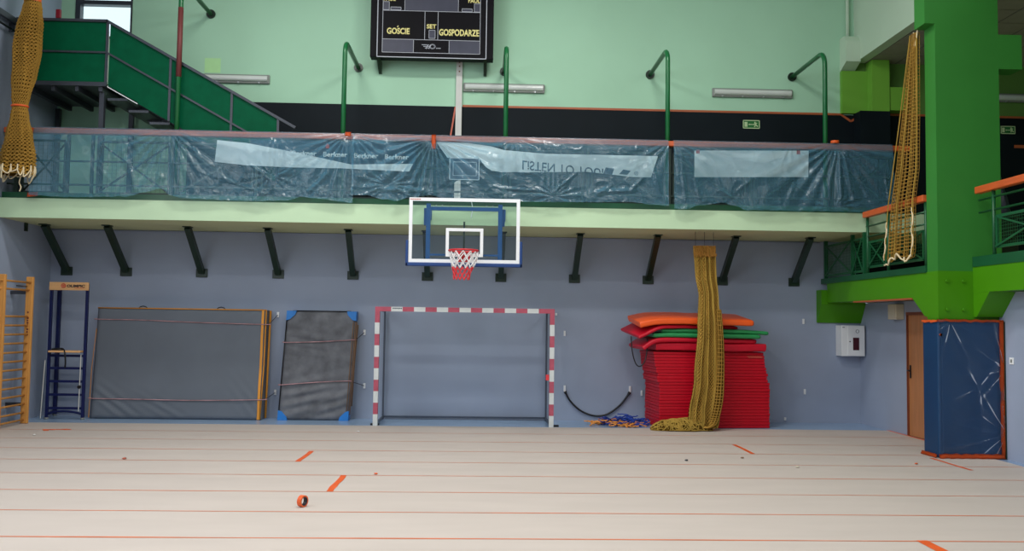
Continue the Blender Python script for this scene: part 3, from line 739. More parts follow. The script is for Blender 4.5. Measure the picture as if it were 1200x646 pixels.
struct('trim_15', MB().box(-5.33, -5.03, YB-0.004, YB, 6.5, 6.78), 'patch', 'small fresh green paint patch above the left lamp')

# ------------------------------------------------------------------ scoreboard
SY = 16.0
T = thing('scoreboard', 'black scoreboard with yellow lettering on the upper wall', 'scoreboard', (-1.0, SY, 6.74))
MB().box(-2.155, 0.148, SY+0.03, SY+0.25, 6.755, 8.75, None, 0.01).build('case', 'sb_black', T)
MB().box(-2.03, 0.02, SY, SY+0.03, 6.745, 8.75).build('front_panel', 'sb_black', T)
def ln(o, x0, z0, x1, z1, t=0.009):
    if abs(x1-x0) > abs(z1-z0): o.box(x0, x1, SY-0.004, SY-0.0005, z0-t/2, z0+t/2)
    else: o.box(x0-t/2, x0+t/2, SY-0.004, SY-0.0005, z0, z1)
o = MB()
ln(o, -2.025, 6.752, 0.015, 6.752, 0.016); ln(o, -2.02, 6.75, -2.02, 8.74, 0.016); ln(o, 0.012, 6.75, 0.012, 8.74, 0.016)
Z1, Z2, Z3 = 6.84, 7.09, 7.635
for z in (Z1, Z2, Z3): ln(o, -1.925, z, -0.105, z)
for x in (-1.925, -0.105): ln(o, x, Z1, x, 8.6)
for x in (-1.14, -0.895): ln(o, x, Z2, x, Z3)
for x in (-1.345, -0.68): ln(o, x, Z1, x, Z2)
for x in (-1.52, -0.52): ln(o, x, Z3, x, 8.6)
for (x0, x1, z0, z1) in [(-1.06, -0.945, 7.12, 7.275), (-1.92, -1.81, Z3+0.01, 7.80), (-0.22, -0.11, Z3+0.01, 7.80), (-1.78, -1.59, Z3+0.01, 7.70), (-0.45, -0.26, Z3+0.01, 7.70)]:
    ln(o, x0, z0, x1, z0, 0.008); ln(o, x0, z1, x1, z1, 0.008); ln(o, x0, z0, x0, z1, 0.008); ln(o, x1, z0, x1, z1, 0.008)
o.build('outline', 'sb_line', T)
for (x0, x1, z0, z1) in [(-1.915, -1.352, Z1+.008, Z2-.008), (-0.672, -0.113, Z1+.008, Z2-.008), (-1.512, -0.528, Z3+.008, 8.1), (-1.055, -0.95, 7.125, 7.27), (-1.915, -1.815, Z3+.015, 7.795), (-0.215, -0.115, Z3+.015, 7.795), (-1.775, -1.595, Z3+.015, 7.695), (-0.445, -0.265, Z3+.015, 7.695)]:
    MB().box(x0, x1, SY-0.002, SY-0.0004, z0, z1).build('display', 'sb_grey', T)
lettering('lettering', 'GOSCIE', -1.845, -1.42, 7.185, 7.305, SY-0.001, 'sb_yellow', T, 0.036)
MB().bar((-1.655, SY-0.003, 7.318), (-1.63, SY-0.003, 7.345), 0.004, 0.014).build('accent_mark', 'sb_yellow', T)
lettering('lettering', 'SET', -1.105, -0.925, 7.305, 7.39, SY-0.001, 'sb_yellow', T, 0.036)
lettering('lettering', 'GOSPODARZE', -0.872, -0.122, 7.175, 7.305, SY-0.001, 'sb_yellow', T, 0.036)
lettering('lettering', 'FAUL', -0.335, -0.112, 7.815, 7.90, SY-0.001, 'sb_yellow', T, 0.036)
lettering('lettering', 'FAUL', -1.915, -1.69, 7.815, 7.90, SY-0.001, 'sb_yellow', T, 0.036)
o = MB()
for r in (0.045, 0.032): o.tube([(-0.99+r*1.2*math.cos(a*PI/8), SY-0.003, 6.965+r*math.sin(a*PI/8)) for a in range(16)], 0.004, None, 4, True)
for dx in (-0.12, -0.07): o.bar((-0.99+dx, SY-0.003, 6.92), (-0.95+dx, SY-0.003, 7.0), 0.003, 0.018)
for dz in (0, .03, .06): o.bar((-1.13-dz, SY-0.003, 6.935+dz), (-1.05, SY-0.003, 6.935+dz), 0.003, 0.01)
for k in range(4): o.box(-0.92+k*0.022, -0.905+k*0.022, SY-0.004, SY-0.001, 6.925, 6.942)
o.build('maker_emblem', 'sb_line', T)
for x in (-2.0, 0.0):
    MB().prism([(x-0.03, SY+0.06, 6.76), (x-0.03, YB-0.001, 6.76), (x-0.03, YB-0.001, 6.55), (x-0.03, YB-0.05, 6.55)], (0.06, 0, 0)).build('support_bracket', 'strut_green', T)
MB().box(-1.9, -0.1, SY+0.25, YB-0.001, 7.4, 7.5).box(-1.9, -0.1, SY+0.25, YB-0.001, 8.3, 8.4).build('wall_mount', 'strut_green', T)

# ------------------------------------------------------------------ basketball backboard
BY = 14.05
T = thing('basketball_backboard', 'clear basketball backboard with blue frame hung on the balcony edge', 'backboard', (-0.3, BY, 2.75))
bx0, bx1, bz0, bz1 = -1.195, 0.605, 2.785, 3.84
MB().box(bx0+.01, bx1-.01, BY, BY+0.015, bz0+.01, bz1-.01).build('board', 'glass', T)
o = MB(); t = 0.055
o.box(bx0, bx1, BY-0.004, BY-0.0005, bz0, bz0+t).box(bx0, bx1, BY-0.004, BY-0.0005, bz1-t, bz1).box(bx0, bx0+t, BY-0.004, BY-0.0005, bz0+t, bz1-t).box(bx1-t, bx1, BY-0.004, BY-0.0005, bz0+t, bz1-t)
o.build('border_marking', 'white', T)
o = MB(); t = 0.05
qx0, qx1, qz0, qz1 = -0.595, 0.012, 2.885, 3.35
o.box(qx0, qx1, BY-0.004, BY-0.0005, qz0, qz0+t).box(qx0, qx1, BY-0.004, BY-0.0005, qz1-t, qz1).box(qx0, qx0+t, BY-0.004, BY-0.0005, qz0+t, qz1-t).box(qx1-t, qx1, BY-0.004, BY-0.0005, qz0+t, qz1-t)
o.build('target_square', 'white', T)
o = MB()
for k in range(8): o.box(bx0+0.015+k*0.022, bx0+0.031+k*0.022, BY-0.007, BY-0.0035, bz1-0.036, bz1-0.020)
o.build('printed_mark', 'cable_red', T)
o = MB()
o.box(bx0-0.045, bx1+0.045, BY-0.025, BY+0.05, bz0-0.06, bz0-0.002, None, 0.012)
o.box(bx0-0.045, bx0-0.002, BY-0.025, BY+0.05, bz0-0.06, bz0+0.36, None, 0.012).box(bx1+0.002, bx1+0.045, BY-0.025, BY+0.05, bz0-0.06, bz0+0.36, None, 0.012)
o.build('edge_padding', 'bb_pad', T)
o = MB()
for x in (-0.885, 0.285): o.box(x-0.035, x+0.035, BY+0.017, BY+0.075, bz0+0.02, bz1-0.09)
o.box(-0.85, 0.25, BY+0.02, BY+0.07, 3.64, 3.70).box(-0.85, 0.25, BY+0.02, BY+0.07, 2.90, 2.93).box(-0.85, 0.25, BY+0.02, BY+0.07, 2.82, 2.85)
o.build('back_frame', 'bb_blue', T)
o = MB()
for x in (-0.925, 0.325): o.box(x-0.035, x+0.035, BY+0.075, BY+0.16, 3.40, 3.68).bar((x, BY+0.16, 3.64), (x, 14.64, 3.64), 0.05, 0.06).bar((x, BY+0.16, 3.46), (x, 14.64, 3.66), 0.04, 0.04).box(x-0.06, x+0.06, 14.62, 14.64, 3.54, 3.74)
o.build('mounting_arm', 'bb_blue', T)
o = MB()
for x in (-0.76, -0.66, 0.06, 0.16): o.disc((x, BY+0.019, 3.72), (0, -1, 0), 0.012, 0.002, None, 8)
o.build('bolt', 'metal', T)
MB().box(-0.315, -0.285, BY+0.03, BY+0.06, 2.93, 3.46).build('centre_brace', 'strut_green', T)
MB().tube(catmull([(-0.19, BY+0.03, 3.80), (-0.17, BY+0.03, 3.68), (-0.19, BY+0.03, 3.52)], 5), 0.008).build('pull_cord', 'white', T)
# rim
RZ = 2.955; RCY = BY-0.15-0.228
o = MB()
o.tube([(-0.295+0.232*math.cos(a*PI/20), RCY+0.232*math.sin(a*PI/20), RZ) for a in range(40)], 0.014, None, 8, True)
o.box(-0.39, -0.20, BY-0.012, BY-0.0045, 2.80, 2.96).prism([(-0.36, BY-0.012, 2.82), (-0.36, BY-0.012, 2.955), (-0.36, RCY+0.2, 2.955)], (0.13, 0, 0))
o.bar((-0.42, BY-0.012, 2.94), (-0.42, RCY+0.19, 2.945), 0.03, 0.012).bar((-0.17, BY-0.012, 2.94), (-0.17, RCY+0.19, 2.945), 0.03, 0.012)
rim = o.build('rim', 'rim_red', T)
def netpt(a, v):
    r = 0.232-0.10*min(1, v*1.3)+0.01*math.sin(v*4); z = RZ-0.02-0.44*v
    r *= (1+0.06*math.sin(a*3+v*5))
    return Vector((-0.295+r*math.cos(a)-0.02*v, RCY+r*math.sin(a), z))
for (v0, v1, m_, nm) in [(0.0, 0.55, 'net_white', 'net_upper'), (0.55, 1.0, 'net_red', 'net_lower')]:
    o = MB(); n = 12; rows = 3
    for j in range(rows):
        va, vb = v0+(v1-v0)*j/rows, v0+(v1-v0)*(j+1)/rows
        for i in range(n):
            a = 2*PI*(i+0.5*(j % 2))/n
            for s_ in (-1, 1):
                o.tube([netpt(a, va), netpt(a+s_*PI/n*0.5, (va+vb)/2), netpt(a+s_*PI/n, vb)], 0.0085, None, 4)
    o.build(nm, m_, rim)

# ------------------------------------------------------------------ handball goal
gx0, gx1, gy, gh = -1.865, 1.298, 15.33, 2.08
T = thing('handball_goal', 'handball goal with red and white striped posts before the back wall', 'goal', (-0.28, gy, 0))
def stripes_post(x):
    o = MB(); z = gh-0.28; k = 0
    o.box(x, x+0.08, gy, gy+0.08, z, gh, 'red_paint')
    while z > 0.001:
        z2 = max(0.0, z-0.2); o.box(x, x+0.08, gy, gy+0.08, z2, z, 'goal_white' if k % 2 == 0 else 'red_paint'); z = z2; k += 1
    return o
stripes_post(gx0).build('post', None, T); stripes_post(gx1-0.08).build('post', None, T)
o = MB(); x = gx0+0.08; o.box(x, x+0.2, gy, gy+0.08, gh-0.08, gh, 'red_paint'); x += 0.2; k = 0
while x < gx1-0.29:
    x2 = x+0.2; o.box(x, x2, gy, gy+0.08, gh-0.08, gh, 'goal_white' if k % 2 == 0 else 'red_paint'); x = x2; k += 1
o.box(x, gx1-0.08, gy, gy+0.08, gh-0.08, gh, 'red_paint')
cb = o.build('crossbar', None, T)
o = MB()
for k in range(7): o.box(gx0+0.305+k*0.024, gx0+0.323+k*0.024, gy-0.003, gy+0.001, gh-0.036+0.004*(k % 2), gh-0.016)
o.build('printed_mark', 'ink', cb)
o = MB(); ry = 16.36
for x in (gx0+0.06, gx1-0.06):
    o.bar((x, ry, 0.0), (x, ry, 2.03), 0.032, 0.032).bar((x, gy+0.08, 0.045), (x, ry, 0.045), 0.032, 0.035)
    o.bar((x, gy+0.08, 2.02), (x, ry, 2.02), 0.04, 0.04)
o.bar((gx0+0.06, ry, 0.05), (gx1-0.06, ry, 0.05), 0.032, 0.035)
o.build('rear_frame', 'goal_dark', T)
o = MB()
for x in (gx0-0.05, gx1-0.05): o.box(x, x+0.1+0.05, gy+0.081, gy+0.16, 0.0, 0.03)
o.build('floor_foot', 'black', T)
MB().box(gx1-0.14, gx1-0.085, gy+0.02, gy+0.06, 0.82, 0.92).build('net_hook', 'net_red', T)['label'] = 'red hook'

# ------------------------------------------------------------------ leaning mats
def cushion(x0, x1, z0, z1, y0, y1, lean, seed, amp, creases, nx=70, nz=56):
    """soft slab: front/back grids with rounded borders, leaning back by lean over its height"""
    o = MB()
    def wr(x, z):
        w = amp*noise.noise(Vector((x*1.3, z*1.3, seed)))
        for (cx, cz, ang, wd, ln_, a, per) in creases:
            dx, dz = x-cx, z-cz
            s_ = dx*math.cos(ang)+dz*math.sin(ang); t_ = -dx*math.sin(ang)+dz*math.cos(ang)
            w += a*math.exp(-(s_/ln_)**2-(t_/wd)**2)*math.sin(t_*per+seed)
        return w
    def shp(u, v, front):
        x = x0+u*(x1-x0); z = z0+v*(z1-z0)
        e = min(u*(x1-x0), (1-u)*(x1-x0), v*(z1-z0), (1-v)*(z1-z0)); r = 0.06
        rd = 0 if e >= r else r-math.sqrt(max(0, r*r-(r-e)**2))
        yy = (y0+rd*0.5+wr(x, z)*min(1, e/0.05)) if front else (y1-rd*0.5)
        return Vector((x, yy+lean*(z-z0)/(z1-z0), z))
    A = o.grid(lambda u, v: shp(u, v, True), nx, nz)
    B = o.grid(lambda u, v: shp(u, v, False), nx, nz)
    def ed(R):
        return [R[0][i] for i in range(nx+1)]+[R[j][nx] for j in range(1, nz+1)]+[R[nz][i] for i in range(nx-1, -1, -1)]+[R[j][0] for j in range(nz-1, 0, -1)]
    a, b_ = ed(A), ed(B)
    for i in range(len(a)):
        f = o.bm.faces.new([a[i], a[(i+1) % len(a)], b_[(i+1) % len(a)], b_[i]]); f.smooth = False
    return o
T = thing('crash_mat', 'large grey crash mat with yellow binding standing against the back wall', 'mat', (-5.45, 16.1, 0))
mx0, mx1 = -7.02, -3.96
MB_ = cushion(mx0, mx1, 0.005, 2.0, 15.98, 16.25, 0.17, 3.0, 0.012,
              [(-6.55, 0.22, -0.62, 0.20, 0.55, 0.016, 42), (-5.7, 0.16, -0.5, 0.14, 0.5, 0.011, 46), (-4.3, 1.7, 1.0, 0.3, 0.5, 0.008, 30), (-4.2, 0.35, -0.9, 0.25, 0.4, 0.007, 40)])
MB_.build('cover', 'mat_grey', T)
yl = lambda z: 15.98+0.17*z/2.0
o = MB()
o.tube([(mx0+0.0, yl(2)+0.01, 2.0), (mx1, yl(2)+0.01, 2.0)], 0.011, None, 6)
o.tube([(mx1, yl(2), 2.0), (mx1+0.005, yl(1), 1.0), (mx1-0.02, yl(0), 0.015)], 0.012, None, 6)
o.box(mx1-0.075, mx1-0.02, 15.975, 15.982, 0.01, 0.02)
def strip(xa, xb):
    o.grid(lambda u, v: Vector((xa+(xb-xa)*u+0.012*noise.noise(Vector((v*5, 1, xa))), yl(v*1.98)-0.012-0.01*math.sin(v*9), 0.01+v*1.98)), 2, 24)
strip(mx1-0.075, mx1-0.03)
o.tube([(mx1+0.03, yl(2)+0.2, 1.99), (mx1+0.03, yl(0)+0.2, 0.02)], 0.02, None, 6)
o.tube([(mx0, yl(1.62)+0.02, 1.62), (mx0-0.03, yl(0.8)+0.02, 0.9), (mx0-0.02, yl(0)+0.02, 0.02)], 0.006, None, 5)
o.build('binding', 'mat_yellow', T)
for x in (-6.22, -4.80):
    MB().tube([(x-0.08, yl(2)+0.05, 2.0), (x-0.05, yl(2)+0.05, 2.03), (x, yl(2)+0.05, 2.042), (x+0.05, yl(2)+0.05, 2.03), (x+0.08, yl(2)+0.05, 2.0)], 0.010, None, 6).build('carry_handle', 'black', T)
def tie(name, pts, hook, lab, T=None):
    S_ = thing(name, lab, 'strap', pts[0], 'straps holding mats to the wall')
    MB().tube(catmull(pts, 6), 0.0085, None, 6).build('webbing', 'strap', S_)
    h = Vector(hook)
    MB().tube([pts[-1], (h.x, h.y-0.02, h.z)], 0.007, None, 5).build('cord', 'dark_steel', S_)
    MB().box(h.x-0.022, h.x+0.022, h.y-0.03, h.y, h.z-0.05, h.z+0.05, None, 0.006).build('wall_clip', 'white', S_)
YW = YB
tie('tie_strap', [(mx0-0.012, yl(1.8)+0.1, 1.80), (mx0+0.01, yl(1.8)-0.005, 1.79), (-6.2, yl(1.78)-0.015, 1.785), (-5.2, yl(1.75)-0.015, 1.755), (mx1-0.03, yl(1.73)-0.03, 1.735), (mx1+0.06, yl(1.74)+0.03, 1.745)], (-3.81, YW, 1.92), 'pinkish strap across the upper part of the large grey mat')
tie('tie_strap', [(mx0-0.012, yl(.36)+0.1, 0.37), (mx0+0.01, yl(.36)-0.01, 0.36), (-6.2, yl(.36)-0.02, 0.355), (-5.2, yl(.34)-0.02, 0.345), (mx1-0.03, yl(.37)-0.03, 0.37), (mx1+0.06, yl(.37)+0.03, 0.38)], (-3.82, YW, 0.47), 'pinkish strap across the lower part of the large grey mat')

T = thing('worn_mat', 'smaller worn grey mat with blue corners standing left of the goal', 'mat', (-3.0, 16.15, 0))
# sheared outline: the mat stands a little crooked
sx0, sx1 = -3.63, -2.36
o = cushion(sx0, sx1, 0.005, 1.99, 16.05, 16.25, 0.17, 8.0, 0.022,
            [(-3.2, 1.45, -0.15, 0.25, 0.5, 0.02, 40), (-3.1, 0.45, 0.2, 0.35, 0.6, 0.025, 34), (-2.7, 0.3, 0.35, 0.25, 0.5, 0.015, 42)], 40, 56)
def shear(bm, a=0.085):
    for v in bm.verts: v.co.x += a*(v.co.z-1.0)/2.0
shear(o.bm); o.build('cover', 'mat_grey_worn', T)
yk = lambda z: 16.05+0.17*z/2.0
for (cx, cz, sx_, sz_) in [(sx0, 1.99, 1, -1), (sx1, 1.99, -1, -1), (sx0, 0.005, 1, 1), (sx1, 0.005, -1, 1)]:
    big = 0.17; o = MB()
    pts = [(cx-sx_*0.006, cz-sz_*0.006), (cx+sx_*big, cz-sz_*0.006), (cx+sx_*big*0.9, cz+sz_*big*0.35), (cx+sx_*big*0.35, cz+sz_*big*0.9), (cx-sx_*0.006, cz+sz_*big)]
    if cz < 1: pts = [(x, max(z, 0.001)) for x, z in pts]
    f = [o.bm.verts.new((x, yk(z)-0.028, z)) for x, z in pts]; r = [o.bm.verts.new((x, yk(z)+0.20, z)) for x, z in pts]
    o.bm.faces.new(f); o.bm.faces.new(r[::-1])
    for i in range(5): o.bm.faces.new([f[i], r[i], r[(i+1) % 5], f[(i+1) % 5]])
    shear(o.bm); o.build('corner_patch', 'mat_blue', T)['label'] = 'blue corner patch'
o = MB()
o.tube([(sx0-0.005, yk(z)+0.02, z) for z in (1.98, 1.0, 0.02)], 0.010, 'black', 6)
o.tube([(sx0+0.1, yk(2)+0.02, 1.995), (sx1-0.1, yk(2)+0.02, 1.995)], 0.010, 'black', 6)
for dx in (0.0, 0.03, -0.05): o.tube([(sx1+dx*0.8, yk(z)-0.005, z) for z in (1.8, 1.0, 0.1)], 0.008, 'mat_brown', 6)
o.tube([(sx1+0.035, yk(1.3)+0.12, 1.75), (sx1+0.02, yk(1)+0.12, 1.0), (sx1+0.03, yk(0.2)+0.12, 0.25)], 0.012, 'mat_brown', 6)
shear(o.bm); o.build('binding', None, T)
tie('tie_strap', [(-3.63, yk(1.43)+0.08, 1.42), (-3.60, yk(1.43)-0.02, 1.41), (-3.0, yk(1.43)-0.03, 1.43), (-2.40, yk(1.46)-0.03, 1.47), (-2.31, yk(1.46)+0.05, 1.48)], (-2.19, YW, 1.61), 'pinkish strap across the upper third of the small worn mat')
tie('tie_strap', [(-3.67, yk(.66)+0.08, 0.64), (-3.64, yk(.66)-0.02, 0.635), (-3.0, yk(.7)-0.03, 0.69), (-2.43, yk(.7)-0.03, 0.72), (-2.35, yk(.7)+0.05, 0.70)], (-2.17, YW, 0.61), 'pinkish strap across the lower third of the small worn mat')

# loose clips and the rubber belt on the wall
def clip(x, z, lab, h=0.05):
    T = tag(MB().box(x-0.018, x+0.018, YB-0.03, YB, z-h, z+h, None, 0.005).box(x-0.010, x+0.010, YB-0.04, YB-0.03, z-h*0.4, z+h*0.7).build('wall_clip', 'white'), lab, 'clip', 'loose white wall clips')
clip(1.585, 1.64, 'white wall clip right of the goal crossbar end')
clip(3.06, 0.53, 'white wall clip beside the left edge of the red mat stack')
clip(6.17, 1.93, 'white wall clip right of the red mats, the upper one')
clip(6.19, 0.59, 'white wall clip right of the red mats, the lower one')
clip(5.81, 0.07, 'small white clip near the floor right of the red mats', 0.03)
clip(1.42, 2.0, 'white wall clip touching the right goal corner', 0.025)
T = thing('rubber_belt', 'black rubber belt hanging in a curve on the wall right of the goal', 'belt', (2.2, YB, 0.1))
pts = catmull([(1.60, YB-0.06, 0.55), (1.70, YB-0.05, 0.37), (1.90, YB-0.05, 0.19), (2.15, YB-0.05, 0.10), (2.40, YB-0.05, 0.13), (2.65, YB-0.05, 0.31), (2.83, YB-0.06, 0.55)], 6)
MB().tube(pts, [0.03 if i in (0, 1, len(pts)-1, len(pts)-2) else 0.018 for i in range(len(pts))], None, 8).build('belt', 'black', T)
for x in (1.595, 2.835): MB().box(x-0.02, x+0.02, YB-0.03, YB, 0.54, 0.66, None, 0.006).build('wall_clip', 'white', T)['label'] = 'white clip'

# ------------------------------------------------------------------ stack of gym mats
ang = math.radians(5.0); L, Dp, th = 2.04, 0.93, 0.054
proto = MB().box(0, L, 0, Dp, 0, th-0.003, None, 0.008, 2)
o0 = None
names = ['lowest', 'second', 'third', 'fourth', 'fifth', 'sixth', 'seventh', 'eighth', 'ninth', 'tenth', 'eleventh', 'twelfth', 'thirteenth', 'fourteenth', 'fifteenth', 'sixteenth', 'seventeenth', 'eighteenth', 'nineteenth', 'twentieth', 'twenty-first', 'twenty-second', 'twenty-third', 'twenty-fourth', 'topmost']
N = len(names)
rnd = random.Random(3)
for i in range(N):
    if i == 0:
        o0 = proto.build('gym_mat', 'mat_red'); o = o0
    else:
        o = o0.copy(); COL.objects.link(o)
    dx, dy = rnd.uniform(-0.006, 0.006), rnd.uniform(-0.005, 0.005)
    if i >= 15: dx -= 0.035+0.006*(i-15); dy += 0.02
    if i >= 20: dx -= 0.012
    if i == 15: dy -= 0.03
    if i == 17: dx += 0.02
    o.location = (3.17+dx, 15.325+dy, 0.004+i*th); o.rotation_euler = (0, 0, ang+rnd.uniform(-0.002, 0.002))
    lab = 'flat red gym mat, %s of the tall stack' % names[i] if i in (0, N-1) else 'flat red gym mat, %s from the floor in the tall stack' % names[i]
    tag(o, lab, 'mat', 'flat red mats in the stack')
o = MB()
for k in range(6): o.box(4.70+k*0.045, 4.735+k*0.045, 15.432, 15.440, 1.275, 1.288)
for k in range(5): o.box(4.72+k*0.045, 4.757+k*0.045, 15.432, 15.440, 1.253, 1.265)
# printed mark belongs to one of the upper mats
top = [x for x in bpy.data.objects if x.name.startswith('gym_mat')]
hold = sorted(top, key=lambda q: q.location.z)[23]
bm_ = MB()
for k in range(6): bm_.box(1.72+k*0.045, 1.755+k*0.045, -0.002, 0.001, 0.03, 0.042)
for k in range(6): bm_.box(1.74+k*0.045, 1.777+k*0.045, -0.002, 0.001, 0.010, 0.022)
o.bm.free()
me_ob = bm_.build('printed_mark', 'cable_red'); me_ob.parent = hold

def slab(path, t, y0, y1, m, tilt=0.0, nn=8, rot=0.07, seed=0):
    """padded mat bent along a path of (x, z) centres"""
    P = catmull([(x, 0, z) for x, z in path], nn); o = MB(); n = len(P)
    prof = []
    q = 5; r = min(t/2*0.95, 0.035)
    ys = [y0, y1]
    for (cy, cz, a0) in [(y0+r, -t/2+r, PI), (y1-r, -t/2+r, 1.5*PI), (y1-r, t/2-r, 0), (y0+r, t/2-r, PI/2)]:
        for k in range(q+1):
            a = a0+k*(PI/2)/q; prof.append((cy+r*math.cos(a), cz+r*math.sin(a)))
    rows = []
    for i, p in enumerate(P):
        tg = (P[min(i+1, n-1)]-P[max(i-1, 0)]).normalized(); nr = Vector((-tg.z, 0, tg.x))
        e = min(i, n-1-i)/ (n-1); sc = 1.0 if e > 0.02 else 0.72
        row = []
        for (yy, zz) in prof:
            c = p+nr*(zz*sc+0.006*noise.noise(Vector((p.x*4, yy*4, seed)))) 
            row.append(o.bm.verts.new((c.x-rot*(yy-y0), yy+rot*(p.x-3.1), c.z+tilt*(yy-y0))))
        rows.append(row)
    k = len(prof)
    for i in range(n-1):
        for j in range(k):
            f = o.bm.faces.new([rows[i][j], rows[i][(j+1) % k], rows[i+1][(j+1) % k], rows[i+1][j]]); f.smooth = True
    o.bm.faces.new(rows[0][::-1]); o.bm.faces.new(rows[-1])
    return o
T1 = tag(slab([(3.10, 1.435), (3.3, 1.445), (3.9, 1.44), (4.5, 1.43), (5.0, 1.44), (5.12, 1.435)], 0.14, 15.30, 16.2, 'mat_red2', 0.0, 8, 0.07, 1).build('folding_mat', 'mat_red2'), 'puffy red mat lying directly on the flat red stack', 'mat')
T2 = tag(slab([(2.86, 1.405), (2.95, 1.47), (3.08, 1.535), (3.3, 1.562), (3.9, 1.56), (4.5, 1.553), (4.95, 1.55)], 0.085, 15.24, 16.1, 'mat_red2', 0.03, 8, 0.12, 2).build('folding_mat', 'mat_red2'), 'red mat with its left end drooping, just under the green mats', 'mat')
T3 = tag(slab([(3.04, 1.645), (3.4, 1.647), (3.9, 1.646), (4.5, 1.64), (5.0, 1.632)], 0.078, 15.25, 16.0, 'mat_green', 0.02, 8, 0.07, 3).build('folding_mat', 'mat_green'), 'green mat, the lower of the two near the top of the stack', 'mat')
T4 = tag(slab([(3.20, 1.724), (3.6, 1.725), (4.2, 1.722), (4.8, 1.716), (5.16, 1.70)], 0.070, 15.29, 16.0, 'mat_green', 0.02, 8, 0.07, 4).build('folding_mat', 'mat_green'), 'green mat, the upper of the two near the top of the stack', 'mat')
T5 = thing('folding_mat', 'dark red mat with drooping left corner, directly under the orange mat', 'mat', (3.5, 15.5, 1.79))
slab([(2.77, 1.60), (2.88, 1.645), (3.02, 1.715), (3.17, 1.772), (3.4, 1.795), (4.0, 1.792), (4.62, 1.787)], 0.06, 15.20, 16.1, 'mat_red2', 0.14, 8, 0.20, 5).build('padding', 'mat_red2', T5)
MB().tube(catmull([(2.66, 15.33, 1.62), (2.68, 15.31, 1.35), (2.74, 15.30, 1.14), (2.82, 15.30, 1.09), (2.90, 15.30, 1.18), (2.94, 15.31, 1.36), (2.95, 15.33, 1.58)], 6), 0.011, None, 6).build('carry_strap', 'black', T5)['label'] = 'black carrying strap'
T6 = tag(slab([(2.79, 1.815), (2.90, 1.842), (3.08, 1.875), (3.4, 1.892), (4.0, 1.886), (4.5, 1.88), (4.87, 1.875)], 0.11, 15.18, 16.0, 'mat_orange', 0.15, 8, 0.10, 6).build('folding_mat', 'mat_orange'), 'bright orange mat on the very top of the mat stack', 'mat')

# ------------------------------------------------------------------ nets
# hanging in front of the mats
T = thing('hanging_net', 'mustard net hanging from the balcony in front of the red mats', 'net', (3.95, 15.05, 0.006))
LT = [(0.0, 3.56), (0.2, 3.60), (0.9, 3.70), (1.8, 3.775), (2.35, 3.80), (2.75, 3.74), (3.22, 3.71)]
RT = [(0.0, 4.10), (0.2, 4.15), (0.9, 4.21), (1.8, 4.18), (2.3, 4.14), (2.75, 4.10), (3.22, 4.09)]
def hang(lay):
    def fn(u, v):
        z = 3.22-v*3.17
        xl, xr = smooth_lerp(LT, z), smooth_lerp(RT, z)
        x = xl+(xr-xl)*(u+0.035*math.sin(u*19+lay*2+z))
        yb = 15.10-0.07*v-0.06*(1 if z < 0.4 else 0)*(0.4-z)/0.4
        return Vector((min(max(x, xl), xr)+0.004*noise.noise(Vector((u*9, z*9, lay))), yb-0.035+lay*0.025+0.03*math.sin(u*2*PI*3.3+lay*1.7+0.5*z), z))
    return fn
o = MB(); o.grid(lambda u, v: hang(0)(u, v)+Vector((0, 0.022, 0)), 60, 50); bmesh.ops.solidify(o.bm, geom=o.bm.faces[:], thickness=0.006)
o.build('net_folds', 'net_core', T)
for lay in (0, 1):
    MB().diamond(hang(lay*0.35), 15+lay*2, 96+lay*8, 0.0062-lay*0.0008, 'net_olive' if lay else 'net_mustard').build('net_layer', None, T)
rollp = catmull([(4.14, 15.0, 2.1), (4.17, 14.99, 1.5), (4.16, 14.98, 0.95), (4.12, 14.96, 0.5), (4.02, 14.93, 0.16), (3.9, 14.92, 0.07)], 6)
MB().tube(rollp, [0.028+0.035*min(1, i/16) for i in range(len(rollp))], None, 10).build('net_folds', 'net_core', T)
o = MB()
for i in range(len(rollp)-1):
    pass
def rl(u, v):
    i = v*(len(rollp)-1); k = min(int(i), len(rollp)-2); p = rollp[k].lerp(rollp[k+1], i-k); r = 0.036+0.036*min(1, i/16); a = 2*PI*u
    return Vector((p.x+r*math.cos(a), p.y+r*math.sin(a), p.z+0.002))
MB().cordnet(rl, 8, 40, 0.0085, 'net_mustard', True).build('net_layer', None, T)
o = MB()
for k, u in enumerate((0.02, 0.25, 0.5, 0.72, 0.985)):
    o.tube([hang(0)(u, v/40)+Vector((0, -0.012, 0)) for v in range(41)], 0.010 if k != 3 else 0.016, None, 5)
o.build('edge_rope', 'net_olive', T)
o = MB(); rr = random.Random(5)
for x in (3.74, 3.9, 4.06): o.tube([(x, 15.06, 3.469), (x, 15.06, 3.2)], 0.004, None, 5)
o.build('hanging_cord', 'black', T)
hd = MB(); hd.diamond(lambda u, v: Vector((3.71+0.375*u, 15.03+0.02*math.sin(u*17), 3.225-0.2*v)), 14, 8, 0.0075, 'cord_brown')
for k in range(13):
    x = 3.72+k*0.030; b_ = 3.03+rr.uniform(-.02, .02)
    hd.tube(catmull([(x, 15.02, 3.2), (x+rr.uniform(-.01, .01), 15.0, 3.1), (x+0.008, 14.995, b_), (x+0.02, 15.0, b_+0.05)], 3), 0.007, 'cord_brown', 4)
hd.build('net_header', None, T)['label'] = 'brownish doubled header with a fringe of loops'
def heap(x0, x1, yc, wy, h, seed):
    def fn(u, v):
        x = x0+(x1-x0)*u; e = math.sin(PI*min(1, max(0, u)))**0.45
        a = PI*v
        hh = h*e*(1+0.25*noise.noise(Vector((u*6, v*5, seed))))
        return Vector((x, yc-wy*e*math.cos(a)*(1+0.2*noise.noise(Vector((u*7, v*3, seed+3)))), 0.008+hh*math.sin(a)))
    return fn
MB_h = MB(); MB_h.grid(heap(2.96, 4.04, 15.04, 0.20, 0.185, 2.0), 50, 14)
MB_h.build('heap_folds', 'net_core', T)
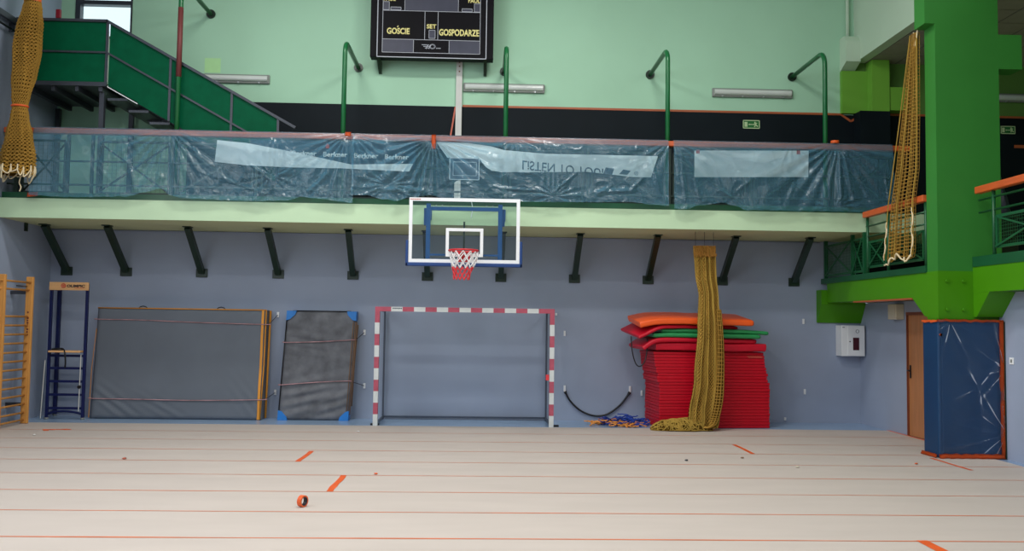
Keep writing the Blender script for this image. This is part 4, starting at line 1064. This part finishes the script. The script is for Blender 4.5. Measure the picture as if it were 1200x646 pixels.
o = MB(); rr = random.Random(11)
hf = heap(2.95, 4.06, 15.04, 0.215, 0.195, 2.0)
for k in range(150):
    u0, v0 = rr.uniform(0.03, 0.9), rr.uniform(0.05, 0.9); pts = []
    a = rr.uniform(0, 6.28)
    for j in range(9):
        pts.append(hf(min(0.99, max(0.01, u0)), min(0.97, max(0.03, v0)))+Vector((0, 0, 0.004)))
        u0 += 0.035*math.cos(a); v0 += 0.09*math.sin(a); a += rr.uniform(-0.9, 0.9)
    o.tube(catmull(pts, 2), 0.0075, None, 4)
o.build('heap_cords', 'net_olive', T)

# blue and orange heap
T = thing('cord_heap', 'tangled heap of blue and orange cord on the floor left of the red mats', 'cord heap', (2.65, 15.85, 0.0))
def cords(x0, x1, yc, wy, h, n, seed, m, nm, r=0.011):
    o = MB(); rr = random.Random(seed)
    for k in range(n):
        cx = rr.uniform(x0, x1); t = 1-abs((cx-(x0+x1)/2)/((x1-x0)/2))**2
        c = Vector((cx, yc+rr.uniform(-wy, wy), r+0.001+rr.uniform(0, h*max(0.1, t))))
        pts = []; a = rr.uniform(0, 6.28); p = c.copy()
        for j in range(10):
            pts.append(p.copy()); p = p+Vector((0.045*math.cos(a), 0.04*math.sin(a), rr.uniform(-0.02, 0.02))); p.z = min(max(p.z, r+0.001), h+0.02); a += rr.uniform(-1.0, 1.0)
        o.tube(catmull(pts, 3), r, None, 5)
    return o.build(nm, m, T)
cords(2.40, 2.88, 15.80, 0.12, 0.15, 95, 1, 'cord_blue', 'blue_cord')
cords(2.45, 2.85, 15.64, 0.06, 0.06, 34, 2, 'cord_orange', 'orange_cord')
cords(2.24, 2.36, 15.82, 0.06, 0.08, 12, 3, 'cord_orange', 'orange_cord')

# tied net at the upper left
T = thing('tied_net', 'mustard net bundle tied with orange tape hanging at the upper left', 'net', (-7.55, 14.38, 4.1))
CT = [(4.12, -7.63), (4.6, -7.62), (5.27, -7.63), (6.2, -7.56), (7.05, -7.50), (9.3, -7.48)]
RTb = [(4.14, 0.27), (4.4, 0.255), (4.8, 0.20), (5.1, 0.135), (5.27, 0.11), (5.45, 0.135), (5.8, 0.19), (6.2, 0.215), (6.6, 0.195), (6.9, 0.15), (7.02, 0.125), (7.3, 0.12), (7.6, 0.2), (9.2, 0.24)]
def bund(k, off, tw=0.0):
    def fn(u, v):
        z = 4.14+v*(9.0-4.14); a = 2*PI*u+tw*v
        r = (smooth_lerp(RTb, z)+off)*(1+0.10*math.sin(a*7+k+0.8*z)+0.05*math.sin(a*13+z*2+k))
        return Vector((smooth_lerp(CT, z)+r*math.cos(a), 14.36+r*0.75*math.sin(a), z))
    return fn
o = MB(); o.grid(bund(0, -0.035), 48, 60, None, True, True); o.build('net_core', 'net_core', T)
MB().cordnet(bund(0, 0.0, 22), 22, 84, 0.0080, 'net_mustard', True).build('net_layer', None, T)
MB().cordnet(bund(0.0, -0.008, -22), 22, 80, 0.0070, 'net_mustard', True).build('net_layer', None, T)
o = MB(); rr = random.Random(4)
for k in range(16):
    a = 2*PI*k/16; a2 = a+2*PI/16
    p = [bund(0, 0)(a/(2*PI), 0), bund(0, 0)(a2/(2*PI), 0)]
    dz = rr.uniform(-0.14, 0.03)
    o.tube(catmull([p[0]+Vector((0, 0, 0.12)), p[0]+Vector((0.02, -0.03, 0.03)), (p[0]+p[1])/2+Vector((rr.uniform(-.05, .05), -0.03, dz)), p[1]+Vector((0, -0.02, 0.05)), p[1]+Vector((0, 0, 0.14))], 5), 0.010, None, 5)
o.tube(catmull([(-7.55, 14.33, 4.1), (-7.57, 14.33, 4.0), (-7.54, 14.33, 3.93), (-7.56, 14.33, 3.86)], 4), 0.009, None, 5)
o.build('edge_loop', 'net_cream', T)
MB().tube([(-7.63+0.122*math.cos(a*PI/12), 14.36+0.10*math.sin(a*PI/12), 5.27) for a in range(24)], 0.018, None, 6, True).build('tie_tape', 'tape', T)
o = MB(); o.grid(lambda u, v: Vector((-7.50+0.135*math.cos(2*PI*u), 14.36+0.11*math.sin(2*PI*u), 7.02+0.2*v)), 24, 3, None, True, True)
o.build('tape_band', 'tape', T)
MB().tube([(-7.48, 14.36, 8.9), (-7.48, 14.36, ZC)], 0.03).build('hanging_rope', 'net_olive', T)

# net beside the column
T = thing('curtain_net', 'yellow net curtain hanging beside the green column over the gallery rail', 'net', (6.44, 12.9, 2.9))
LY = [(2.88, 13.58), (3.0, 13.56), (3.75, 13.42), (5.0, 13.02), (6.24, 12.66)]
RY = [(2.88, 12.74), (3.0, 12.70), (3.75, 12.68), (4.2, 12.56), (5.0, 12.53), (6.24, 12.515)]
def curt(lay):
    def fn(u, v):
        z = 6.24-v*3.34
        a, c = lerp(LY, z), lerp(RY, z)
        y = a+(c-a)*(u+0.03*math.sin(u*12+lay))
        return Vector((6.455-0.03*lay+0.022*math.sin(u*2*PI*3.2+lay*1.4), y, z-0.04*math.sin(u*2*PI*1.5)*(v > 0.97)))
    return fn
for lay in (0, 1):
    MB().cordnet(curt(lay), 13, 62, 0.0052, 'net_mustard').build('net_layer', None, T)
o = MB()
for u in (0.0, 0.36, 0.7, 1.0):
    o.tube([curt(0)(u, v/40)+Vector((-0.05, 0, 0)) for v in range(41)], 0.009, None, 5)
o.build('fold_rope', 'net_olive', T)
o = MB()
o.tube([curt(0)(k/24, 1.0)+Vector((-0.05, 0, 0.035*math.sin(k*1.1)-(0.08 if k < 3 else 0))) for k in range(25)], 0.014, None, 6)
o.tube([curt(0)(0, 1-k*0.02)+Vector((-0.05, 0.02*math.sin(k*1.7), 0)) for k in range(10)], 0.013, None, 6)
o.tube([curt(0)(1, 1-k*0.02)+Vector((-0.05, 0.02*math.sin(k*1.3), 0)) for k in range(12)], 0.013, None, 6)
o.build('edge_rope', 'net_cream', T)
o = MB(); o.tube(catmull([(6.43, 12.60, 6.268), (6.43, 12.60, 6.1), (6.43, 12.56, 6.05), (6.43, 12.53, 6.12), (6.43, 12.49, 6.268)], 4), 0.010, None, 5)
o.build('hanging_rope', 'net_cream', T)

# ------------------------------------------------------------------ side gallery rails
def side_rail(x, y0, y1, zb, zt, posts, lab):
    T = thing('gallery_railing', lab, 'railing', (x, (y0+y1)/2, zb))
    MB().box(x-0.05, x+0.05, y0, y1, zt-0.10, zt, None, 0.012).build('handrail', 'rail_wood', T)
    for y in posts: MB().tube([(x+0.02, y, zb), (x+0.02, y, zt-0.10)], 0.025, None, 8).build('post', 'dark_green', T)
    for z in (zb+0.62, zb+0.80): MB().tube([(x+0.02, y0, z), (x+0.02, y1, z)], 0.016, None, 6).build('rail', 'dark_green', T)
    for a, c in zip(posts, posts[1:]):
        p = MB(); a2, c2 = a+0.07, c-0.07; z0, z1 = zb+0.10, zb+0.52; xx = x+0.02
        for z in (z0, z1): p.box(xx-0.012, xx+0.012, a2, c2, z-0.02, z+0.02)
        for y in (a2, c2): p.box(xx-0.012, xx+0.012, y-0.02, y+0.02, z0, z1)
        p.bar((xx-0.016, a2, z0), (xx-0.016, c2, z1), 0.012, 0.025).bar((xx-0.028, a2, z1), (xx-0.028, c2, z0), 0.012, 0.025)
        for z in (z0+0.08, z1-0.08):
            p.bar((xx, a, z), (xx, a2, z), 0.015, 0.015).bar((xx, c2, z), (xx, c, z), 0.015, 0.015)
        n = int((c2-a2)/0.05)
        for k in range(1, n): p.box(xx-0.002, xx+0.002, a2+k*(c2-a2)/n-0.002, a2+k*(c2-a2)/n+0.002, z0, z1)
        for k in range(1, 9): p.box(xx-0.002, xx+0.002, a2, c2, z0+k*(z1-z0)/9-0.002, z0+k*(z1-z0)/9+0.002)
        p.build('mesh_panel', 'dark_green', T)
side_rail(6.54, 12.52, 14.55, 2.752, 3.80, [12.56, 13.75, 14.5], 'gallery railing with orange handrail just beyond the green column')
T = thing('gallery_balustrade', 'dark green mesh balustrade under the right end of the balcony', 'railing', (6.56, 15.4, 2.752))
for y in (14.62, 15.1, 16.3): MB().box(6.53, 6.59, y-0.025, y+0.025, 2.752, 3.465).build('post', 'dark_green', T)
for a2, c2 in ((14.66, 15.06), (15.14, 16.26)):
    p = MB(); z0, z1 = 2.80, 3.36
    for z in (z0, z1): p.box(6.548, 6.572, a2, c2, z-0.02, z+0.02)
    for y in (a2, c2): p.box(6.548, 6.572, y-0.02, y+0.02, z0, z1)
    p.bar((6.54, a2, z0), (6.54, c2, z1), 0.012, 0.03).bar((6.53, a2, z1), (6.53, c2, z0), 0.012, 0.03)
    for k in range(1, int((c2-a2)/0.05)): p.box(6.558, 6.562, a2+k*0.05-0.002, a2+k*0.05+0.002, z0, z1)
    for k in range(1, 11): p.box(6.558, 6.562, a2, c2, z0+k*0.051-0.002, z0+k*0.051+0.002)
    p.build('mesh_panel', 'dark_green', T)
side_rail(7.05, 5.0, 12.05, 2.862, 3.85, [5.2, 6.4, 7.6, 8.8, 10.1, 11.70], 'gallery railing with orange handrail in front of the green column, at the right edge')
# dark film bag on the side gallery
o = MB()
def bagf(u, v):
    a = 2*PI*u; z = 3.55+1.0*v; r = 0.26*(1-v)**0.55+0.03
    r *= 1+0.22*math.sin(a*6+v*3)+0.15*noise.noise(Vector((math.cos(a)*2, math.sin(a)*2, v*4)))
    return Vector((7.72+0.9*r*math.cos(a), 12.95+r*math.sin(a), z))
o.grid(bagf, 40, 20, None, True, True)
tag(o.build('film_bundle', 'bag'), 'dark bundle of plastic film behind the near gallery rail', 'bundle')
T = thing('gallery_box', 'dark storage box on the side gallery under the film bundle', 'box', (7.55, 12.85, 2.65))
MB().box(7.42, 8.02, 12.65, 13.25, 2.652, 3.50, None, 0.02).build('body', 'black', T)
MB().box(7.40, 8.04, 12.63, 13.27, 3.50, 3.55, None, 0.015).build('lid', 'black', T)

# ------------------------------------------------------------------ column pad
T = thing('column_pad', 'blue padding wrapped in clear film around the column foot', 'column pad', (6.95, 12.2, 0.006))
px0, px1, py0, py1, pz0, pz1 = 6.46, 7.40, 12.09, 12.52, 0.008, 1.945
def padf(off):
    def fn(u, v):
        per = [(px0, py1), (px0, py0), (px1, py0), (px1, py0+0.06)]
        ls = [py1-py0, px1-px0, 0.06]; tot = sum(ls); s_ = u*tot
        for k in range(3):
            if s_ <= ls[k]+1e-9 or k == 2:
                t = min(1, s_/ls[k]); x = per[k][0]+(per[k+1][0]-per[k][0])*t; y = per[k][1]+(per[k+1][1]-per[k][1])*t; break
            s_ -= ls[k]
        z = pz0+v*(pz1-pz0)
        n_ = Vector(((-1, 0, 0), (0, -1, 0), (1, 0, 0))[k])
        w = 0.008*noise.noise(Vector((u*3, z*1.2, 2)))
        if off:
            w = 0.012+0.012*noise.noise(Vector((u*6, z*3, 5)))
            for (gu, gz, kk) in ((0.97, 1.25, 9), (0.97, 0.35, 15), (0.42, 1.93, 9), (0.7, 1.0, 5)):
                du, dz = (u-gu)*1.4, z-gz; d = math.hypot(du, dz); a = math.atan2(dz, du)
                w += 0.020*math.exp(-d/0.6)*min(1, d/0.15)*max(0, math.sin(kk*a+gz*3))**3
            w = max(0.003, w)
        return Vector((x, y, z))+n_*w
    return fn
o = MB(); o.box(px0+0.004, 6.535, py0+0.004, py1, pz0, pz1, None, 0.03, 3).box(6.5, px1, py0+0.004, 12.193, pz0, pz1, None, 0.03, 3)
o.build('padding', 'pad_blue', T)
u0_ = (py1-py0)/(py1-py0+px1-px0+0.06)
o = MB(); o.grid(lambda u, v: padf(True)(u0_+0.001+u*(1-u0_-0.001), v), 110, 130); o.build('film_wrap', 'film_pad', T, False)
o = MB()
def tapestrip(fn, nu, nv):
    o.grid(fn, nu, nv)
tapestrip(lambda u, v: Vector((px0-0.016+u*(px1-px0+0.02), py0-0.022+0.008*noise.noise(Vector((u*15, v*3, 1))), pz1-0.02+v*0.035+0.012*noise.noise(Vector((u*11, 0, 4))))), 50, 2)
tapestrip(lambda u, v: Vector((px0-0.02+u*(px1-px0+0.0), py0-0.03-0.03*(1-v), 0.012+v*0.06+0.014*noise.noise(Vector((u*13, v, 9))))), 50, 2)
tapestrip(lambda u, v: Vector((px0-0.024-0.02*(1-v), py0+u*(py1-py0), 0.012+v*0.05+0.012*noise.noise(Vector((u*9, v, 7))))), 16, 2)
tapestrip(lambda u, v: Vector((px1-0.06+u*0.07+0.014*noise.noise(Vector((v*8, 0, 3))), py0-0.026+0.012*noise.noise(Vector((u*3, v*14, 5))), 0.02+v*(pz1-0.02))), 3, 50)
o.disc((6.50, py0-0.004, 1.74), (0, -1, 0), 0.018, 0.024, None, 8)
bmesh.ops.solidify(o.bm, geom=o.bm.faces[:], thickness=0.003)
for k in range(7): o.box(px0-0.012, px0-0.002, py0+k*0.06, py0+k*0.06+0.058, pz1-0.022-0.006*(k % 3), pz1+0.004+0.003*(k % 2))
o.build('tape_edging', 'tape', T)
tag(MB().box(7.401, 7.412, 12.05, 12.10, 0.007, 1.93).build('pad_edge_board', 'strut_green'), 'dark upright strip beside the orange taped edge of the column pad', 'strip')

# ------------------------------------------------------------------ small wall things on the right
T = thing('hose_cabinet', 'white fire hose cabinet with a dark red window under the side gallery', 'cabinet', (7.03, 16.4, 1.28))
MB().box(6.80, 7.25, 16.18, 16.448, 1.285, 1.865, None, 0.008).build('body', 'white', T)
dr = MB().box(6.92, 7.24, 16.165, 16.18, 1.295, 1.855, None, 0.004).build('door', 'white', T)
o = MB().box(7.015, 7.13, 16.158, 16.166, 1.40, 1.635); o.build('window', 'dark_red', dr)['label'] = 'dark red window'
o = MB().disc((6.955, 16.166, 1.56), (0, -1, 0), 0.012, 0.01, None, 10); o.build('lock', 'black', dr)
o = MB().tube([(7.10+0.03*math.cos(a*PI/10), 16.163, 1.755+0.03*math.sin(a*PI/10)) for a in range(20)], 0.004, None, 5, True); o.build('ring_mark', 'ink', dr)
MB().box(6.82, 6.865, 16.176, 16.181, 1.822, 1.834).build('name_plate', 'ink', T)
T = thing('wall_box', 'beige box on the wall beside the top of the brown door', 'box', (7.2, 14.83, 1.98))
MB().box(7.13, 7.279, 14.70, 15.0, 1.975, 2.24, None, 0.012).build('housing', 'beige_box', T)
MB().box(7.125, 7.131, 14.73, 14.97, 2.0, 2.215).build('front_cover', 'beige_box', T)
T = thing('light_switch', 'white light switch on the wall right of the padded column', 'switch', (7.42, 11.9, 1.33))
MB().box(7.408, 7.42, 11.86, 11.955, 1.34, 1.435, None, 0.003).build('plate', 'white', T)
MB().box(7.403, 7.408, 11.89, 11.925, 1.365, 1.41).build('rocker', 'lamp_body', T)

# ------------------------------------------------------------------ wall bars at the left
T = thing('wall_bars', 'pine wall bars fixed to the left wall', 'wall bars', (-7.8, 14.8, 0.006))
for y in (15.13, 14.26, 13.39):
    MB().box(-7.79, -7.67, y-0.03, y+0.03, 0.008, 2.50, None, 0.012).build('upright', 'pine', T)
for z in (2.40, 2.27, 1.82, 1.67, 1.52, 1.37, 1.22, 1.07, 0.93, 0.78, 0.63, 0.485, 0.34, 0.195, 0.075):
    xr = -7.69 if z > 2.35 else -7.715
    MB().tube([(xr-0.02, 13.36, z), (xr-0.02, 15.16, z)], 0.017, None, 8).build('rung', 'pine', T)
for y in (15.13, 14.26):
    for z in (2.2, 0.3): MB().box(XL, -7.79, y-0.02, y+0.02, z, z+0.06).build('wall_bracket', 'dark_steel', T)
MB().tube([(-7.73, 15.02, 2.33), (-7.73, 14.70, 2.33)], 0.012, None, 6).build('hanging_bar', 'dark_steel', T)
o = MB()
for k, z in enumerate((1.50, 1.545, 1.59, 1.66, 1.70, 1.74, 1.78, 1.88)): o.box(-7.745, -7.715-0.005*(k % 2), 15.096, 15.101, z, z+0.028)
o.build('printed_mark', 'maroon', T)

# ------------------------------------------------------------------ blue climbing frame in the left corner
T = thing('climbing_frame', 'blue steel frame with wooden top board and seat in the left corner', 'exercise frame', (-7.4, 15.9, 0.0))
FY = 15.80; lx, rx = -7.70, -7.07
for x in (lx, rx): MB().box(x-0.024, x+0.024, FY, FY+0.05, 0.03, 2.42, None, 0.006).build('upright', 'ladder_blue', T)
MB().box(-7.86, -7.80, 16.36, 16.42, 0.03, 2.40, None, 0.006).build('upright', 'ladder_blue', T)
tb = MB().box(lx-0.02, rx+0.04, FY-0.04, FY, 2.30, 2.445, None, 0.008).build('top_board', 'board_wood', T)
lettering('lettering', 'OLIMPIC', -7.41, -7.09, 2.353, 2.402, FY-0.041, 'logo_ink', tb, 0.04)
MB().box(-7.27, -7.10, FY-0.043, FY-0.0405, 2.337, 2.345).build('underline', 'logo_red', tb)
o = MB(); o.tube([(-7.47+0.035*math.cos(a*PI/10), FY-0.042, 2.38+0.035*math.sin(a*PI/10)) for a in range(20)], 0.008, None, 5, True)
for k in range(5): o.bar((-7.47, FY-0.042, 2.38), (-7.47+0.024*math.cos(PI/2+k*0.4*PI), FY-0.042, 2.38+0.024*math.sin(PI/2+k*0.4*PI)), 0.003, 0.009)
o.build('emblem', 'logo_red', tb)
for x, xb in ((lx, -7.83),):
    MB().bar((x, FY+0.05, 2.33), (xb, 16.38, 2.33), 0.05, 0.05).bar((x, FY+0.05, 1.13), (xb, 16.38, 1.13), 0.04, 0.04).bar((x, FY+0.05, 0.09), (xb, 16.38, 0.09), 0.04, 0.04).build('side_rail', 'ladder_blue', T)
st = MB().box(lx+0.035, rx-0.035, FY-0.10, FY+0.14, 1.19, 1.225, None, 0.008).build('seat_board', 'board_wood', T)
for z in (1.13, 0.91, 0.675, 0.44, 0.20): MB().bar((lx+0.03, FY+0.025, z), (rx-0.03, FY+0.025, z), 0.04, 0.042).build('rung', 'ladder_blue', T)
MB().tube(catmull([(lx+0.03, FY+0.025, 0.10), (-7.55, FY+0.025, 0.135), (-7.39, FY+0.025, 0.145), (-7.22, FY+0.025, 0.13), (rx-0.03, FY+0.025, 0.10)], 5), 0.02, None, 8).build('stabiliser', 'ladder_blue', T)
for x in (lx, rx):
    MB().tube([(x, FY+0.025, 0.0), (x, FY+0.025, 0.035)], 0.035, None, 12).build('foot', 'lamp_body', T)['label'] = 'grey foot'
for x in (-7.83,): MB().tube([(x, 16.39, 0.0), (x, 16.39, 0.035)], 0.03, None, 12).build('foot', 'lamp_body', T)['label'] = 'grey foot'
o = MB()
o.tube(catmull([(-7.62, FY-0.02, 1.25), (-7.5, FY-0.03, 1.262), (-7.42, FY-0.05, 1.25), (-7.36, FY-0.115, 1.18), (-7.35, FY-0.10, 1.02), (-7.37, FY-0.07, 0.92)], 5), 0.014, None, 6)
o.tube([(-7.63, FY-0.03, 1.245), (-7.44, FY-0.03, 1.245)], 0.018, None, 6)
o.build('harness_strap', 'black', T)
o = MB().tube([(lx-0.05, FY-0.01, 1.05), (lx-0.09, FY-0.01, 0.02)], 0.008, None, 5).tube([(rx-0.055, FY-0.01, 1.15), (rx-0.06, FY-0.01, 0.15)], 0.008, None, 5)
o.build('tension_wire', 'white_dim', T)
MB().disc((rx-0.06, FY-0.005, 0.58), (0, -1, 0), 0.03, 0.03, None, 12).build('adjusting_knob', 'black', T)

# ------------------------------------------------------------------ camera
f_px, yaw, pitch, roll, H = 1016.4, 0.03474, 0.05497, 0.01369, 1.82
F = Vector((math.sin(yaw)*math.cos(pitch), math.cos(yaw)*math.cos(pitch), math.sin(pitch)))
R = Vector((math.cos(yaw), -math.sin(yaw), 0)); U = R.cross(F)
R2 = R*math.cos(roll)+U*math.sin(roll); U2 = -R*math.sin(roll)+U*math.cos(roll)
cam = bpy.data.cameras.new('camera'); co = bpy.data.objects.new('camera', cam); COL.objects.link(co)
cam.sensor_fit = 'HORIZONTAL'; cam.sensor_width = 36.0; cam.lens = f_px/1200*36.0
cam.clip_start = 0.05; cam.clip_end = 200
mw = Matrix((( R2.x, U2.x, -F.x, 0), (R2.y, U2.y, -F.y, 0), (R2.z, U2.z, -F.z, H), (0, 0, 0, 1)))
co.matrix_world = mw
SC.camera = co

# ------------------------------------------------------------------ light
w = bpy.data.worlds.new('sky'); SC.world = w; w.use_nodes = True
bg = w.node_tree.nodes['Background']; bg.inputs['Color'].default_value = (0.80, 0.90, 1.0, 1); bg.inputs['Strength'].default_value = 1.6
def area(name, loc, direction, sx, sy, energy, color):
    l = bpy.data.lights.new(name, 'AREA'); l.shape = 'RECTANGLE'; l.size = sx; l.size_y = sy; l.energy = energy; l.color = color
    o = bpy.data.objects.new(name, l); COL.objects.link(o); o.location = loc
    o.rotation_euler = Vector(direction).to_track_quat('-Z', 'Y').to_euler()
    return o
area('unseen_opening_light', (XL-0.05, 2.5, 6.3), (1, 0.0, -0.12), 12.5, 4.6, 470, (0.94, 0.98, 1.0))  # area light in the unseen left opening, put in as daylight
area('unseen_opening_light', (7.25, 1.0, 8.15), (-1, 0.15, -0.1), 10.8, 1.45, 330, (0.94, 0.98, 1.0))  # area light in an added, unseen opening; brightens the upper left wall
for x in (-3.2, 1.8):
    for y in (2.0, 7.0, 11.5):
        area('hall_lamp', (x, y, 9.2), (0, 0, -1), 1.6, 0.7, 190, (1.0, 0.98, 0.94))

SC.view_settings.view_transform = 'Standard'
SC.view_settings.look = 'None'
SC.view_settings.gamma = 1.0
SC.view_settings.use_curve_mapping = False
SC.view_settings.exposure = 0.0
